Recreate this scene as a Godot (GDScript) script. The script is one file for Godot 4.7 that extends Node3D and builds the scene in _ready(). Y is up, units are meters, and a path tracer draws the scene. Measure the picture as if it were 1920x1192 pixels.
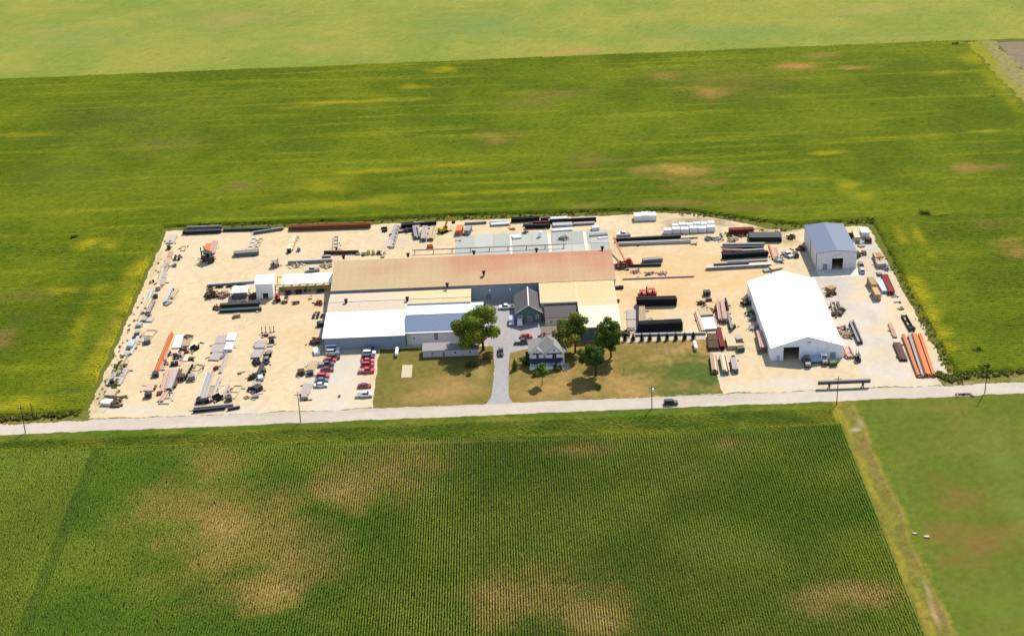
extends Node3D
# Aerial view of a steel fabrication yard among crop fields.
# World: x along the road, -z away from the viewer, y up, metres; the camera stands above the origin.

const CAM_H := 263.5
const PITCH := 26.5
const ROLL := 2.32
const FOCAL := 3008.0          # in pixels of a 1920 x 1192 picture

var cam_r: Vector3
var cam_u: Vector3
var cam_f: Vector3
var rng := RandomNumberGenerator.new()
var taken := {}
var M := {}                    # materials
var zo := Vector2.ZERO         # origin of the enlarged region that coordinates are read from
var zs := 5.96                 # its enlargement
var nz := FastNoiseLite.new()
var nf := FastNoiseLite.new()

func C(r, g, b) -> Color: return Color(r, g, b)

# ---------- pixel to point on the plane y = h
func G(px, py, h = 0.0) -> Vector3:
	var d: Vector3 = cam_r * (px - 960.0) + cam_u * (596.0 - py) + cam_f * FOCAL
	var t: float = (h - CAM_H) / d.y
	return Vector3(d.x * t, h, d.z * t)
func ZP(x, y, h = 0.0) -> Vector3:
	return G(zo.x + x / zs, zo.y + y / zs, h)
func zone(x, y, s = 5.96):
	zo = Vector2(x, y); zs = s

# ---------- naming and metas
func numbered(n: String) -> String:
	if not taken.has(n):
		taken[n] = 0
		return n
	taken[n] += 1
	return "%s_%03d" % [n, taken[n]]
func tag(o, label = "", category = "", group = "", kind = ""):
	if label: o.set_meta("label", label)
	if category: o.set_meta("category", category)
	if group: o.set_meta("group", group)
	if kind: o.set_meta("kind", kind)
	return o
func thing(called, label, category, at = Vector3.ZERO, turn = 0.0, group = ""):
	var o := Node3D.new()
	o.name = numbered(called)
	add_child(o)
	o.position = at
	o.rotation.y = turn
	return tag(o, label, category, group)
func part(parent, called, mesh, material, pos = Vector3.ZERO, rot = Vector3.ZERO):
	var m := MeshInstance3D.new()
	m.mesh = mesh
	m.material_override = material
	m.name = called if parent != self else numbered(called)
	parent.add_child(m, true)
	m.position = pos
	m.rotation = rot
	return m

# ---------- shapes
func S() -> SurfaceTool:
	var st := SurfaceTool.new()
	st.begin(Mesh.PRIMITIVE_TRIANGLES)
	return st
func tri(st, a: Vector3, b: Vector3, c: Vector3, n: Vector3):
	if (b - a).cross(c - a).dot(n) > 0.0:
		var t := b
		b = c
		c = t
	st.set_normal(n); st.add_vertex(a)
	st.set_normal(n); st.add_vertex(b)
	st.set_normal(n); st.add_vertex(c)
func ext(st, poly: PackedVector2Array, o: Vector3, ex: Vector3, ey: Vector3, ez: Vector3):
	# a counter-clockwise outline in (ex, ey) pushed along ez
	var n := poly.size()
	for i in n:
		var p := poly[i]
		var q := poly[(i + 1) % n]
		var nn := (ex * (q.y - p.y) - ey * (q.x - p.x)).normalized()
		var a := o + ex * p.x + ey * p.y
		var b := o + ex * q.x + ey * q.y
		tri(st, a, b, b + ez, nn)
		tri(st, a, b + ez, a + ez, nn)
	var ids := Geometry2D.triangulate_polygon(poly)
	var cn := ez.normalized()
	for i in range(0, ids.size(), 3):
		var a := o + ex * poly[ids[i]].x + ey * poly[ids[i]].y
		var b := o + ex * poly[ids[i + 1]].x + ey * poly[ids[i + 1]].y
		var c := o + ex * poly[ids[i + 2]].x + ey * poly[ids[i + 2]].y
		tri(st, a, b, c, -cn)
		tri(st, a + ez, b + ez, c + ez, cn)
func P(a: Array) -> PackedVector2Array:
	var r := PackedVector2Array()
	for i in range(0, a.size(), 2): r.append(Vector2(a[i], a[i + 1]))
	return r
func bx(st, c: Vector3, s: Vector3):
	ext(st, P([-s.x / 2, -s.y / 2, s.x / 2, -s.y / 2, s.x / 2, s.y / 2, -s.x / 2, s.y / 2]), c - Vector3(0, 0, s.z / 2), Vector3.RIGHT, Vector3.UP, Vector3(0, 0, s.z))
var box_cache := {}
func box(s: Vector3) -> Mesh:
	var key := "%.2f_%.2f_%.2f" % [s.x, s.y, s.z]
	if box_cache.has(key): return box_cache[key]
	var st := S()
	var ch: float = min(0.04, min(s.x, min(s.y, s.z)) * 0.12)
	var w := s.x / 2
	var h := s.y / 2
	ext(st, P([-w + ch, -h, w - ch, -h, w, -h + ch, w, h - ch, w - ch, h, -w + ch, h, -w, h - ch, -w, -h + ch]), Vector3(0, 0, -s.z / 2), Vector3.RIGHT, Vector3.UP, Vector3(0, 0, s.z))
	var m := st.commit()
	box_cache[key] = m
	return m
func bar(st, a: Vector3, b: Vector3, w: float, h: float):
	var d := (b - a).normalized()
	var side := d.cross(Vector3.UP)
	if side.length() < 0.01: side = Vector3.RIGHT
	side = side.normalized()
	var up := side.cross(d).normalized()
	ext(st, P([-w / 2, -h / 2, w / 2, -h / 2, w / 2, h / 2, -w / 2, h / 2]), a, side, up, b - a)
func ring(n, r) -> PackedVector2Array:
	var p := PackedVector2Array()
	for i in n: p.append(Vector2(cos(TAU * i / n), sin(TAU * i / n)) * r)
	return p
func rod(st, a: Vector3, b: Vector3, r: float, n = 8):
	var d := (b - a).normalized()
	var side := d.cross(Vector3.UP)
	if side.length() < 0.01: side = Vector3.RIGHT
	side = side.normalized()
	ext(st, ring(n, r), a, side, side.cross(d).normalized(), b - a)
func cone(st, a: Vector3, b: Vector3, ra: float, rb: float, n = 8):
	var d := (b - a).normalized()
	var side := d.cross(Vector3.UP)
	if side.length() < 0.01: side = Vector3.RIGHT
	side = side.normalized()
	var up := side.cross(d).normalized()
	for i in n:
		var t0 = TAU * i / n
		var t1 = TAU * (i + 1) / n
		var e0 := side * cos(t0) + up * sin(t0)
		var e1 := side * cos(t1) + up * sin(t1)
		var nn = ((e0 + e1) * 0.5 + d * (ra - rb) / max((b - a).length(), 0.01)).normalized()
		tri(st, a + e0 * ra, a + e1 * ra, b + e1 * rb, nn)
		tri(st, a + e0 * ra, b + e1 * rb, b + e0 * rb, nn)
		tri(st, b, b + e0 * rb, b + e1 * rb, d)
func slab(st, a: Vector3, b: Vector3, c: Vector3, d: Vector3, t: float):
	# a four-cornered sheet of thickness t below its corners
	var n := (b - a).cross(d - a).normalized()
	if n.y < 0: n = -n
	var v := [a, b, c, d]
	var ctr := (a + b + c + d) / 4.0
	tri(st, a, b, c, n); tri(st, a, c, d, n)
	var k := -n * t
	tri(st, a + k, b + k, c + k, -n); tri(st, a + k, c + k, d + k, -n)
	for i in 4:
		var p: Vector3 = v[i]
		var q: Vector3 = v[(i + 1) % 4]
		var s := (q - p).cross(n).normalized()
		if s.dot((p + q) / 2 - ctr) < 0: s = -s
		tri(st, p, q, q + k, s); tri(st, p, q + k, p + k, s)

# ---------- materials
func noise_image(w, h, f, lo, hi, seed_, oct = 4) -> ImageTexture:
	var n := FastNoiseLite.new()
	n.seed = seed_
	n.frequency = f
	n.fractal_octaves = oct
	n.noise_type = FastNoiseLite.TYPE_SIMPLEX_SMOOTH
	var im: Image = n.get_seamless_image(w, h, false, false, 0.12, true)
	var out := Image.create(w, h, true, Image.FORMAT_RGB8)
	for y in h:
		for x in w:
			var v: float = lerp(lo, hi, im.get_pixel(x, y).r)
			out.set_pixel(x, y, Color(v, v, v))
	out.generate_mipmaps()
	return ImageTexture.create_from_image(out)
var T := {}
func mat(key, lin: Color, rough = 0.8, tex = "fine", scale = 0.25, metal = 0.0) -> StandardMaterial3D:
	var m := StandardMaterial3D.new()
	m.albedo_color = lin.linear_to_srgb()
	m.roughness = rough
	m.metallic = metal
	m.metallic_specular = 0.5 if rough < 0.45 else (0.3 if rough < 0.66 else 0.12)
	if tex:
		m.albedo_texture = T[tex]
		m.uv1_triplanar = true
		m.uv1_world_triplanar = true
		m.uv1_scale = Vector3.ONE * scale if typeof(scale) != TYPE_VECTOR3 else scale
	M[key] = m
	return m
func vmat(key, rough = 0.95, tex = "grain", scale = 0.15) -> StandardMaterial3D:
	var m := mat(key, Color.WHITE, rough, tex, scale)
	m.vertex_color_use_as_albedo = true
	return m
# several tones of one material, for alike pieces
func tones(key, lin: Color, rough = 0.8, spread = 0.22, metal = 0.0):
	var a := []
	for i in 4:
		var f = 1.0 + spread * (i - 1.5) / 1.5
		a.append(mat(key + str(i), Color(lin.r * f, lin.g * f, lin.b * f), rough, "fine", 0.4, metal))
	M[key] = a
func tone(key):
	var m = M[key]
	return m[rng.randi() % m.size()] if m is Array else m

# ---------- strips of ground: between two lines z_far(x) and z_near(x), coloured vertex by vertex
func zat(line: Array, x: float) -> float:
	if x <= line[0].x: return line[0].y
	for i in range(1, line.size()):
		if x <= line[i].x:
			var t: float = (x - line[i - 1].x) / max(line[i].x - line[i - 1].x, 0.001)
			return lerp(line[i - 1].y, line[i].y, t)
	return line[-1].y
func pxline(pts: Array, dy = 0.0) -> Array:
	var r := []
	for p in pts:
		var g := G(p[0], p[1] + dy)
		r.append(Vector2(g.x, g.z))
	return r
var last := {}
func scatter(called, label, category, dx, dz, size, bright, x0 = -1e9, x1 = 1e9, z0 = -1e9, keep = 0.93):
	# plants standing in rows along x on the strip made last, each with the colour of its spot
	var me := leaf_mesh(11, [[Vector3(0, 0.15, 0), 0.5], [Vector3(0.35, 0.12, 0), 0.4]], 0.24, [Color.WHITE], 1.4)
	var V: PackedVector3Array = last.V
	var K: PackedColorArray = last.K
	var nx: int = last.nx
	var ny: int = last.ny
	var a := V[0]
	var b := V[(nx - 1) * ny]
	var X := []
	var Q := []
	var x: float = max(a.x, x0) + 0.8
	var xe: float = min(b.x, x1) - 0.8
	while x < xe:
		var i := clampi(int(round((x - a.x) / (b.x - a.x) * (nx - 1))), 1, nx - 2)
		var zf := V[i * ny].z
		var zn := V[i * ny + ny - 1].z
		var z: float = max(zf, z0) + 1.2 + fposmod(-max(zf, z0), dz)
		while z < zn - 1.0:
			if rng.randf() < keep:
				var j := clampi(int(round((z - zf) / (zn - zf) * (ny - 1))), 1, ny - 2)
				var c := K[i * ny + j]
				var g: float = bright * rng.randf_range(0.84, 1.16)
				var s: float = size * rng.randf_range(0.7, 1.25)
				X.append(Transform3D(Basis(Vector3.UP, rng.randf_range(-0.5, 0.5)).scaled(Vector3(s * 1.25, s * 0.7, s * 0.9)), Vector3(x + rng.randf_range(-0.3, 0.3) * dx, V[i * ny + j].y - 0.1, z + rng.randf_range(-0.12, 0.12) * dz)))
				Q.append(Color(c.r * g, c.g * g, c.b * g))
			z += dz
		x += dx
	var mm := MultiMesh.new()
	mm.transform_format = MultiMesh.TRANSFORM_3D
	mm.use_colors = true
	mm.mesh = me
	mm.instance_count = X.size()
	for i in X.size():
		mm.set_instance_transform(i, X[i])
		mm.set_instance_color(i, Q[i])
	var o := MultiMeshInstance3D.new()
	o.name = numbered(called)
	o.multimesh = mm
	o.material_override = M.leaf
	add_child(o)
	tag(o, label, category, "", "stuff")
func band(called, x0, x1, far, near, step, y0, look: Dictionary, blobs: Array, material):
	# look: a, b colours mixed by patches; s streak colour along x; rough grain; h crop height; bump
	var far_l: Array = far if far is Array else [Vector2(x0, far)]
	var near_l: Array = near if near is Array else [Vector2(x0, near)]
	var depth := 0.0
	for k in 9:
		var xx: float = lerp(x0, x1, k / 8.0)
		depth = max(depth, zat(near_l, xx) - zat(far_l, xx))
	var nx := int(ceil((x1 - x0) / step)) + 1
	var ny := int(ceil(depth / step)) + 1
	var V := PackedVector3Array()
	var K := PackedColorArray()
	V.resize(nx * ny); K.resize(nx * ny)
	var h: float = look.get("h", 0.0)
	var bump: float = look.get("bump", 0.0)
	var gr: float = look.get("grain", 0.12)
	var fq: float = look.get("f", 1.0)
	var rag: float = look.get("ragged", 0.0)
	var edge: Array = look.get("edge", [1, 1, 1, 1])      # which borders fall to the ground: far near left right
	for i in nx:
		var x: float = lerp(x0, x1, i / float(nx - 1))
		var zf := zat(far_l, x)
		var zn := zat(near_l, x)
		for j in ny:
			var v := j / float(ny - 1)
			var z: float = lerp(zf, zn, v)
			var xv := x
			var p := nz.get_noise_2d(x * fq, z * fq)
			var p2 := nz.get_noise_2d(x * fq * 4.0 + 300.0, z * fq * 4.0)
			var fine := nf.get_noise_2d(x, z)
			var c: Color = look.a
			c = c.lerp(look.b, smoothstep(-0.35, 0.45, p * 0.75 + p2 * 0.3))
			if look.has("fn"): c = look.fn.call(x, z, c)
			if look.has("s"):
				var q := nz.get_noise_2d(x * 0.55 + 90.0, z * 11.0)
				c = c.lerp(look.s, smoothstep(0.1, 0.6, q) * look.get("sw", 0.6))
			var g := 1.0 + fine * gr + (rng.randf() - 0.5) * gr
			c = Color(c.r * g, c.g * g, c.b * g)
			var y = y0
			if h > 0.0:
				var e := 1.0
				if edge[0] == 1 and j == 0: e = 0.0
				if edge[1] == 1 and j == ny - 1 and x > look.get("drop0", -1e9) and x < look.get("drop1", 1e9): e = 0.0
				if edge[2] == 1 and i == 0: e = 0.0
				if edge[3] == 1 and i == nx - 1: e = 0.0
				y += h * e * (1.0 + 0.25 * p2)
			if bump > 0.0: y += bump * (fine * 0.6 + rng.randf() * 0.4)
			if rag > 0.0 and (j == 0 or j == ny - 1): z += (rng.randf() - 0.5) * rag + nz.get_noise_2d(x * 6.0, 7.0) * rag * 2.0
			if rag > 0.0 and (i == 0 or i == nx - 1): xv += (rng.randf() - 0.5) * rag + nz.get_noise_2d(z * 6.0, 70.0) * rag * 2.0
			V[i * ny + j] = Vector3(xv, y, z)
			K[i * ny + j] = c
	for b in blobs:
		var ctr := G(b[0], b[1])
		var rx: float = abs(G(b[0] + b[2], b[1]).x - ctr.x)
		var rz: float = abs(G(b[0], b[1] + b[3]).z - ctr.z)
		var col: Color = b[4]
		var st: float = b[5]
		var i0 := clampi(int((ctr.x - rx * 1.5 - x0) / (x1 - x0) * (nx - 1)), 0, nx - 1)
		var i1 := clampi(int((ctr.x + rx * 1.5 - x0) / (x1 - x0) * (nx - 1)) + 1, 0, nx - 1)
		for i in range(i0, i1 + 1):
			var dx: float = (V[i * ny].x - ctr.x) / rx
			for j in ny:
				var dz: float = (V[i * ny + j].z - ctr.z) / rz
				var d2 := dx * dx + dz * dz
				if d2 > 2.2: continue
				var p := V[i * ny + j]
				var d := sqrt(d2) + nz.get_noise_2d(p.x * 4.0 + 55.0, p.z * 6.0) * 0.7 + nf.get_noise_2d(p.x, p.z) * 0.22
				var w := min((1.0 - smoothstep(-0.45, 1.35, d)) * st * 1.3, 0.95)
				if w > 0.0:
					var c := K[i * ny + j]
					var g := 1.0 + nf.get_noise_2d(p.x * 1.3 + 9.0, p.z * 1.3) * gr
					K[i * ny + j] = c.lerp(Color(col.r * g, col.g * g, col.b * g), w)
	last = {V = V, K = K, nx = nx, ny = ny}
	var I := PackedInt32Array()
	I.resize((nx - 1) * (ny - 1) * 6)
	var k := 0
	for i in nx - 1:
		for j in ny - 1:
			var a := i * ny + j
			var b := a + 1
			var c := a + ny
			var d := c + 1
			I[k] = a; I[k + 1] = c; I[k + 2] = b
			I[k + 3] = b; I[k + 4] = c; I[k + 5] = d
			k += 6
	var N := PackedVector3Array()
	N.resize(nx * ny)
	for i in nx:
		for j in ny:
			var l := V[max(i - 1, 0) * ny + j]
			var r := V[min(i + 1, nx - 1) * ny + j]
			var f := V[i * ny + max(j - 1, 0)]
			var n := V[i * ny + min(j + 1, ny - 1)]
			var q := (n - f).cross(r - l)
			N[i * ny + j] = q.normalized() if q.y > 0 else -q.normalized()
	var ar := []
	ar.resize(Mesh.ARRAY_MAX)
	ar[Mesh.ARRAY_VERTEX] = V
	ar[Mesh.ARRAY_NORMAL] = N
	ar[Mesh.ARRAY_COLOR] = K
	ar[Mesh.ARRAY_INDEX] = I
	var mesh := ArrayMesh.new()
	mesh.add_surface_from_arrays(Mesh.PRIMITIVE_TRIANGLES, ar)
	return part(self, called, mesh, material)

func _ready():
	rng.seed = 7
	nz.seed = 11; nz.frequency = 0.012; nz.fractal_octaves = 3; nz.noise_type = FastNoiseLite.TYPE_SIMPLEX_SMOOTH
	nf.seed = 5; nf.frequency = 0.28; nf.fractal_octaves = 2; nf.noise_type = FastNoiseLite.TYPE_SIMPLEX_SMOOTH
	# ----- camera
	var p := deg_to_rad(PITCH)
	var r := deg_to_rad(ROLL)
	var r0 := Vector3.RIGHT
	var u0 := Vector3(0, cos(p), -sin(p))
	cam_f = Vector3(0, -sin(p), -cos(p))
	cam_r = r0 * cos(r) - u0 * sin(r)
	cam_u = r0 * sin(r) + u0 * cos(r)
	var cam := Camera3D.new()
	cam.name = "camera"
	cam.fov = rad_to_deg(2.0 * atan(596.0 / FOCAL))
	cam.near = 1.0
	cam.far = 9000.0
	cam.transform = Transform3D(Basis(cam_r, cam_u, -cam_f), Vector3(0, CAM_H, 0))
	add_child(cam)
	cam.current = true
	# ----- sky and exposure
	var we := WorldEnvironment.new()
	we.name = "environment"
	var env := Environment.new()
	env.background_mode = Environment.BG_SKY
	var sky := Sky.new()
	var sm := ProceduralSkyMaterial.new()
	sm.sky_top_color = Color(0.46, 0.54, 0.66)
	sm.sky_horizon_color = Color(0.74, 0.77, 0.79)
	sm.sky_curve = 0.18
	sm.ground_horizon_color = Color(0.40, 0.42, 0.30)
	sm.ground_bottom_color = Color(0.16, 0.18, 0.06)
	sm.sky_energy_multiplier = 1.1
	sm.ground_energy_multiplier = 1.1
	sky.sky_material = sm
	env.sky = sky
	env.tonemap_mode = Environment.TONE_MAPPER_LINEAR
	env.tonemap_exposure = 1.6
	env.sdfgi_enabled = true
	env.ssao_enabled = true
	env.ssil_enabled = true
	we.environment = env
	add_child(we)
	# ----- sun: behind the yard and to the right, so that shadows fall towards the viewer and left
	var sun := DirectionalLight3D.new()
	sun.name = "sun"
	sun.light_energy = 1.6
	sun.light_color = Color(1.0, 0.965, 0.90)
	sun.light_angular_distance = 0.5
	sun.shadow_enabled = true
	add_child(sun)
	var el := deg_to_rad(48.0)
	var az := deg_to_rad(30.0)
	var travel := Vector3(-sin(az) * cos(el), -sin(el), cos(az) * cos(el))
	sun.look_at_from_position(Vector3.ZERO, travel, Vector3.UP)
	make_materials()
	fields()
	corn()
	yard()
	buildings()
	house()
	trees()
	vehicles()
	stock()
	small_things()
	print("done")

func make_materials():
	T.fine = noise_image(256, 256, 0.03, 0.72, 1.0, 3)
	T.grain = noise_image(256, 256, 0.12, 0.70, 1.0, 8, 3)
	T.soft = noise_image(256, 256, 0.02, 0.93, 1.0, 31, 4)
	T.stain = noise_image(512, 512, 0.012, 0.88, 1.0, 21, 5)
	vmat("field", 0.95, "grain", 0.11)
	vmat("gravel", 0.95, "grain", 0.23)
	vmat("lawn", 0.95, "grain", 0.31)
	vmat("roof_v", 0.62, "stain", Vector3(0.5, 0.05, 0.05))
	vmat("offcut", 0.8, "", 1.0)
	vmat("leaf", 0.75, "", 1.0)
	M.leaf.backlight_enabled = true
	M.leaf.backlight = Color(0.05, 0.08, 0.01)
	vmat("corn", 0.7, "", 1.0)
	mat("old_concrete", C(0.30, 0.26, 0.20), 0.95, "fine", 0.5)
	mat("lawn_concrete", C(0.40, 0.345, 0.24), 0.9, "soft", 0.2)
	mat("soil", C(0.10, 0.075, 0.04), 0.97, "grain", 0.2)
	mat("road", C(0.42, 0.375, 0.335), 0.92, "stain", 0.06)
	mat("asphalt", C(0.265, 0.255, 0.255), 0.9, "soft", 0.08)
	mat("concrete", C(0.52, 0.49, 0.43), 0.9, "soft", 0.1)
	tones("slab_grey", C(0.40, 0.415, 0.38), 0.9, 0.1)
	mat("white_roof", C(0.80, 0.79, 0.74), 0.55, "soft", 0.05)
	mat("tent", C(0.82, 0.82, 0.80), 0.6, "soft", 0.04)
	mat("cream_roof", C(0.66, 0.55, 0.37), 0.6, "stain", Vector3(0.3, 0.05, 0.05))
	mat("tan_roof", C(0.53, 0.44, 0.345), 0.6, "stain", Vector3(0.3, 0.05, 0.05))
	mat("pale_blue_roof", C(0.56, 0.60, 0.62), 0.5, "stain", Vector3(0.4, 0.05, 0.05))
	mat("blue_roof", C(0.105, 0.145, 0.235), 0.5, "stain", Vector3(0.4, 0.05, 0.05))
	mat("steel_roof", C(0.10, 0.13, 0.205), 0.5, "stain", Vector3(0.05, 0.05, 0.4))
	mat("slate_roof", C(0.125, 0.115, 0.12), 0.85, "fine", 0.5)
	mat("house_roof", C(0.31, 0.30, 0.29), 0.9, "fine", 0.5)
	mat("porch_roof", C(0.05, 0.06, 0.10), 0.8, "fine", 0.5)
	mat("wall_grey", C(0.70, 0.67, 0.67), 0.7, "stain", Vector3(0.3, 0.08, 0.3))
	mat("wall_blue", C(0.26, 0.31, 0.37), 0.7, "stain", Vector3(0.3, 0.08, 0.3))
	mat("wall_cream", C(0.58, 0.52, 0.42), 0.7, "stain", Vector3(0.3, 0.08, 0.3))
	mat("wall_green", C(0.13, 0.21, 0.20), 0.8, "fine", 0.3)
	mat("wall_white", C(0.84, 0.83, 0.81), 0.7, "soft", 0.15)
	mat("wall_tent", C(0.80, 0.82, 0.85), 0.7, "soft", 0.1)
	mat("door_dark", C(0.21, 0.20, 0.19), 0.6, "")
	mat("trim_dark", C(0.05, 0.055, 0.06), 0.6, "")
	mat("trim_white", C(0.75, 0.75, 0.73), 0.6, "")
	mat("window", C(0.03, 0.04, 0.055), 0.12, "")
	mat("black", C(0.015, 0.015, 0.016), 0.7, "")
	mat("tyre", C(0.012, 0.012, 0.012), 0.9, "")
	mat("rim", C(0.45, 0.45, 0.46), 0.4, "", 1.0, 0.6)
	mat("glass", C(0.015, 0.018, 0.022), 0.08, "")
	mat("lamp", C(0.7, 0.7, 0.68), 0.2, "")
	mat("tail", C(0.4, 0.02, 0.02), 0.3, "")
	mat("bark", C(0.06, 0.045, 0.035), 0.95, "fine", 1.0)
	mat("pole_wood", C(0.075, 0.06, 0.05), 0.95, "fine", 1.0)
	mat("blue_tarp", C(0.42, 0.58, 0.72), 0.7, "fine", 0.2)
	mat("wrap", C(0.82, 0.83, 0.85), 0.35, "fine", 0.6)
	mat("yellow_frame", C(0.62, 0.48, 0.16), 0.6, "fine", 0.5)
	mat("excavator", C(0.62, 0.40, 0.04), 0.5, "fine", 0.5)
	mat("red_paint", C(0.50, 0.045, 0.03), 0.45, "fine", 0.5)
	mat("tank_white", C(0.80, 0.80, 0.78), 0.35, "")
	tones("steel_dark", C(0.050, 0.052, 0.058), 0.65)
	tones("steel_black", C(0.034, 0.034, 0.038), 0.7)
	tones("steel_grey", C(0.24, 0.235, 0.24), 0.6)
	tones("steel_light", C(0.44, 0.42, 0.40), 0.55)
	tones("galvanised", C(0.50, 0.53, 0.55), 0.45)
	tones("lilac", C(0.43, 0.375, 0.355), 0.7, 0.1)
	tones("rust", C(0.24, 0.095, 0.045), 0.85)
	tones("rust_brown", C(0.13, 0.085, 0.06), 0.85)
	tones("orange", C(0.55, 0.155, 0.04), 0.65, 0.12)
	tones("pink", C(0.50, 0.33, 0.26), 0.8, 0.15)
	tones("maroon", C(0.17, 0.035, 0.03), 0.7)
	tones("timber", C(0.46, 0.31, 0.165), 0.9)
	tones("tan", C(0.50, 0.39, 0.26), 0.85)
	tones("cream", C(0.60, 0.50, 0.34), 0.85)
	tones("teal", C(0.06, 0.09, 0.085), 0.7)
	tones("green_paint", C(0.07, 0.13, 0.07), 0.6)

# ================================================================ fields
const GREEN := Color(0.118, 0.150, 0.008)
const GREEN_DK := Color(0.076, 0.110, 0.006)
const GREEN_LT := Color(0.185, 0.205, 0.010)
const YEL := Color(0.29, 0.26, 0.012)
const TAN := Color(0.26, 0.165, 0.045)
const BROWN := Color(0.17, 0.125, 0.035)
func fields():
	# the base ground, out to the horizon
	var st := S()
	slab(st, Vector3(-4000, -0.02, -5000), Vector3(4000, -0.02, -5000), Vector3(4000, -0.02, 600), Vector3(-4000, -0.02, 600), 0.5)
	tag(part(self, "ground", st.commit(), mat("meadow", C(0.12, 0.13, 0.025), 0.97, "grain", 0.12)), "", "", "", "structure")
	var back_near := pxline([[-500, 456], [313, 427], [500, 420], [700, 413], [860, 405], [1000, 401], [1130, 397], [1230, 394], [1300, 397], [1370, 406], [1430, 416], [1500, 422], [1600, 414], [1990, 398]])
	var far_l := [Vector2(-470, -843.5), Vector2(480, -843.5)]
	var o
	# pale field beyond
	o = band("pale_field", -620.0, 640.0, -1240.0, -843.6, 2.6, 0.05, {a = C(0.19, 0.238, 0.043), b = C(0.26, 0.268, 0.05), s = C(0.30, 0.26, 0.07), sw = 0.35, grain = 0.10, bump = 0.25, f = 0.8}, [
		[440, 35, 120, 22, C(0.30, 0.24, 0.075), 0.6], [1090, 96, 60, 6, C(0.38, 0.24, 0.08), 0.8], [1250, 80, 80, 10, C(0.32, 0.25, 0.07), 0.6], [130, 70, 110, 30, C(0.17, 0.24, 0.06), 0.6],
		[900, 50, 120, 30, C(0.16, 0.23, 0.065), 0.6], [1640, 18, 90, 12, C(0.34, 0.27, 0.08), 0.6], [600, 90, 110, 12, C(0.30, 0.26, 0.07), 0.6], [1700, 72, 40, 5, C(0.33, 0.25, 0.075), 0.7], [70, 60, 60, 8, C(0.30, 0.26, 0.08), 0.5], [1350, 60, 150, 20, C(0.16, 0.23, 0.065), 0.5]], M.field)
	tag(o, "", "", "", "structure")
	scatter("pale_crop", "pale yellow-green crop in the far field", "crop", 1.9, 2.4, 0.8, 1.12, -330.0, 320.0, -1030.0)
	# the big field behind the yard
	o = band("crop_field", -430.0, 252.0, far_l, back_near, 1.35, 0.02, {a = GREEN_DK, b = GREEN, s = GREEN_LT, sw = 0.55, grain = 0.22, h = 1.0, bump = 0.30, f = 0.9, ragged = 0.5, edge = [1, 1, 0, 1], drop0 = -147.0, drop1 = 149.0}, [
		[660, 194, 140, 5, YEL, 0.7], [560, 205, 60, 5, YEL, 0.4], [830, 134, 30, 8, YEL, 0.8], [780, 166, 40, 5, YEL, 0.6], [690, 325, 130, 5, YEL, 0.75], [860, 313, 100, 4, YEL, 0.5], [620, 350, 80, 16, YEL, 0.5],
		[880, 366, 240, 5, YEL, 0.5], [640, 388, 170, 12, YEL, 0.5], [930, 262, 55, 13, TAN, 0.65], [1060, 104, 75, 5, TAN, 0.7], [1110, 302, 55, 14, BROWN, 0.7], [1050, 178, 90, 10, BROWN, 0.55], [1000, 195, 60, 12, BROWN, 0.5],
		[1250, 145, 60, 8, TAN, 0.6], [1335, 176, 40, 13, C(0.34, 0.2, 0.055), 0.75], [1490, 128, 55, 9, C(0.34, 0.19, 0.055), 0.8], [1605, 130, 40, 5, C(0.36, 0.2, 0.06), 0.85], [1530, 108, 60, 5, TAN, 0.6], [1270, 322, 90, 14, C(0.32, 0.21, 0.05), 0.8], [1310, 345, 70, 12, TAN, 0.6],
		[1560, 290, 50, 4, YEL, 0.8], [1590, 352, 26, 22, YEL, 0.85], [1620, 372, 26, 10, YEL, 0.6], [1640, 262, 120, 3, YEL, 0.5], [1430, 363, 90, 5, YEL, 0.65], [1500, 340, 90, 4, YEL, 0.45], [1830, 318, 60, 12, TAN, 0.75], [1850, 250, 60, 4, YEL, 0.5], [1770, 140, 35, 9, YEL, 0.4],
		[440, 357, 45, 13, BROWN, 0.7], [300, 275, 90, 20, BROWN, 0.4], [230, 225, 170, 50, C(0.068, 0.09, 0.014), 0.55], [120, 330, 150, 40, C(0.068, 0.10, 0.012), 0.5], [150, 400, 160, 5, YEL, 0.35], [60, 255, 80, 6, YEL, 0.4], [1360, 160, 120, 40, BROWN, 0.4], [1100, 390, 60, 5, TAN, 0.4], [1260, 385, 110, 9, C(0.2, 0.15, 0.04), 0.75],
		[1420, 395, 80, 9, BROWN, 0.5], [1825, 110, 26, 16, YEL, 0.6], [1860, 150, 20, 22, YEL, 0.6], [1900, 195, 20, 24, YEL, 0.6]], M.field)
	tag(o, "", "", "", "structure")
	scatter("green_crop", "low green crop in rows behind the yard", "crop", 1.15, 1.52, 1.0, 1.15, -300.0, 252.0)
	# grass strip and bare field at the far right
	o = band("grass_strip", 252.3, 268.0, -843.0, -560.0, 1.2, 0.02, {a = C(0.22, 0.22, 0.02), b = C(0.24, 0.23, 0.05), grain = 0.2, bump = 0.15, ragged = 2.0, fn = func(x, z, c): return c.lerp(C(0.24, 0.215, 0.085), smoothstep(255.0, 262.0, x + nz.get_noise_2d(x * 4.0, z * 4.0) * 6.0))}, [], M.field)
	tag(o, "", "", "", "structure")
	o = band("bare_field", 268.3, 480.0, -838.0, -560.0, 2.2, 0.02, {a = C(0.22, 0.17, 0.115), b = C(0.27, 0.19, 0.13), grain = 0.12, bump = 0.1}, [], M.field)
	tag(o, "", "", "", "structure")
	# fields left and right of the yard
	var left_far := pxline([[-900, 470], [-500, 453], [313, 425]])
	var left_near := pxline([[-900, 826], [0, 786], [60, 783], [110, 779], [150, 775], [176, 768]])
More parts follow.
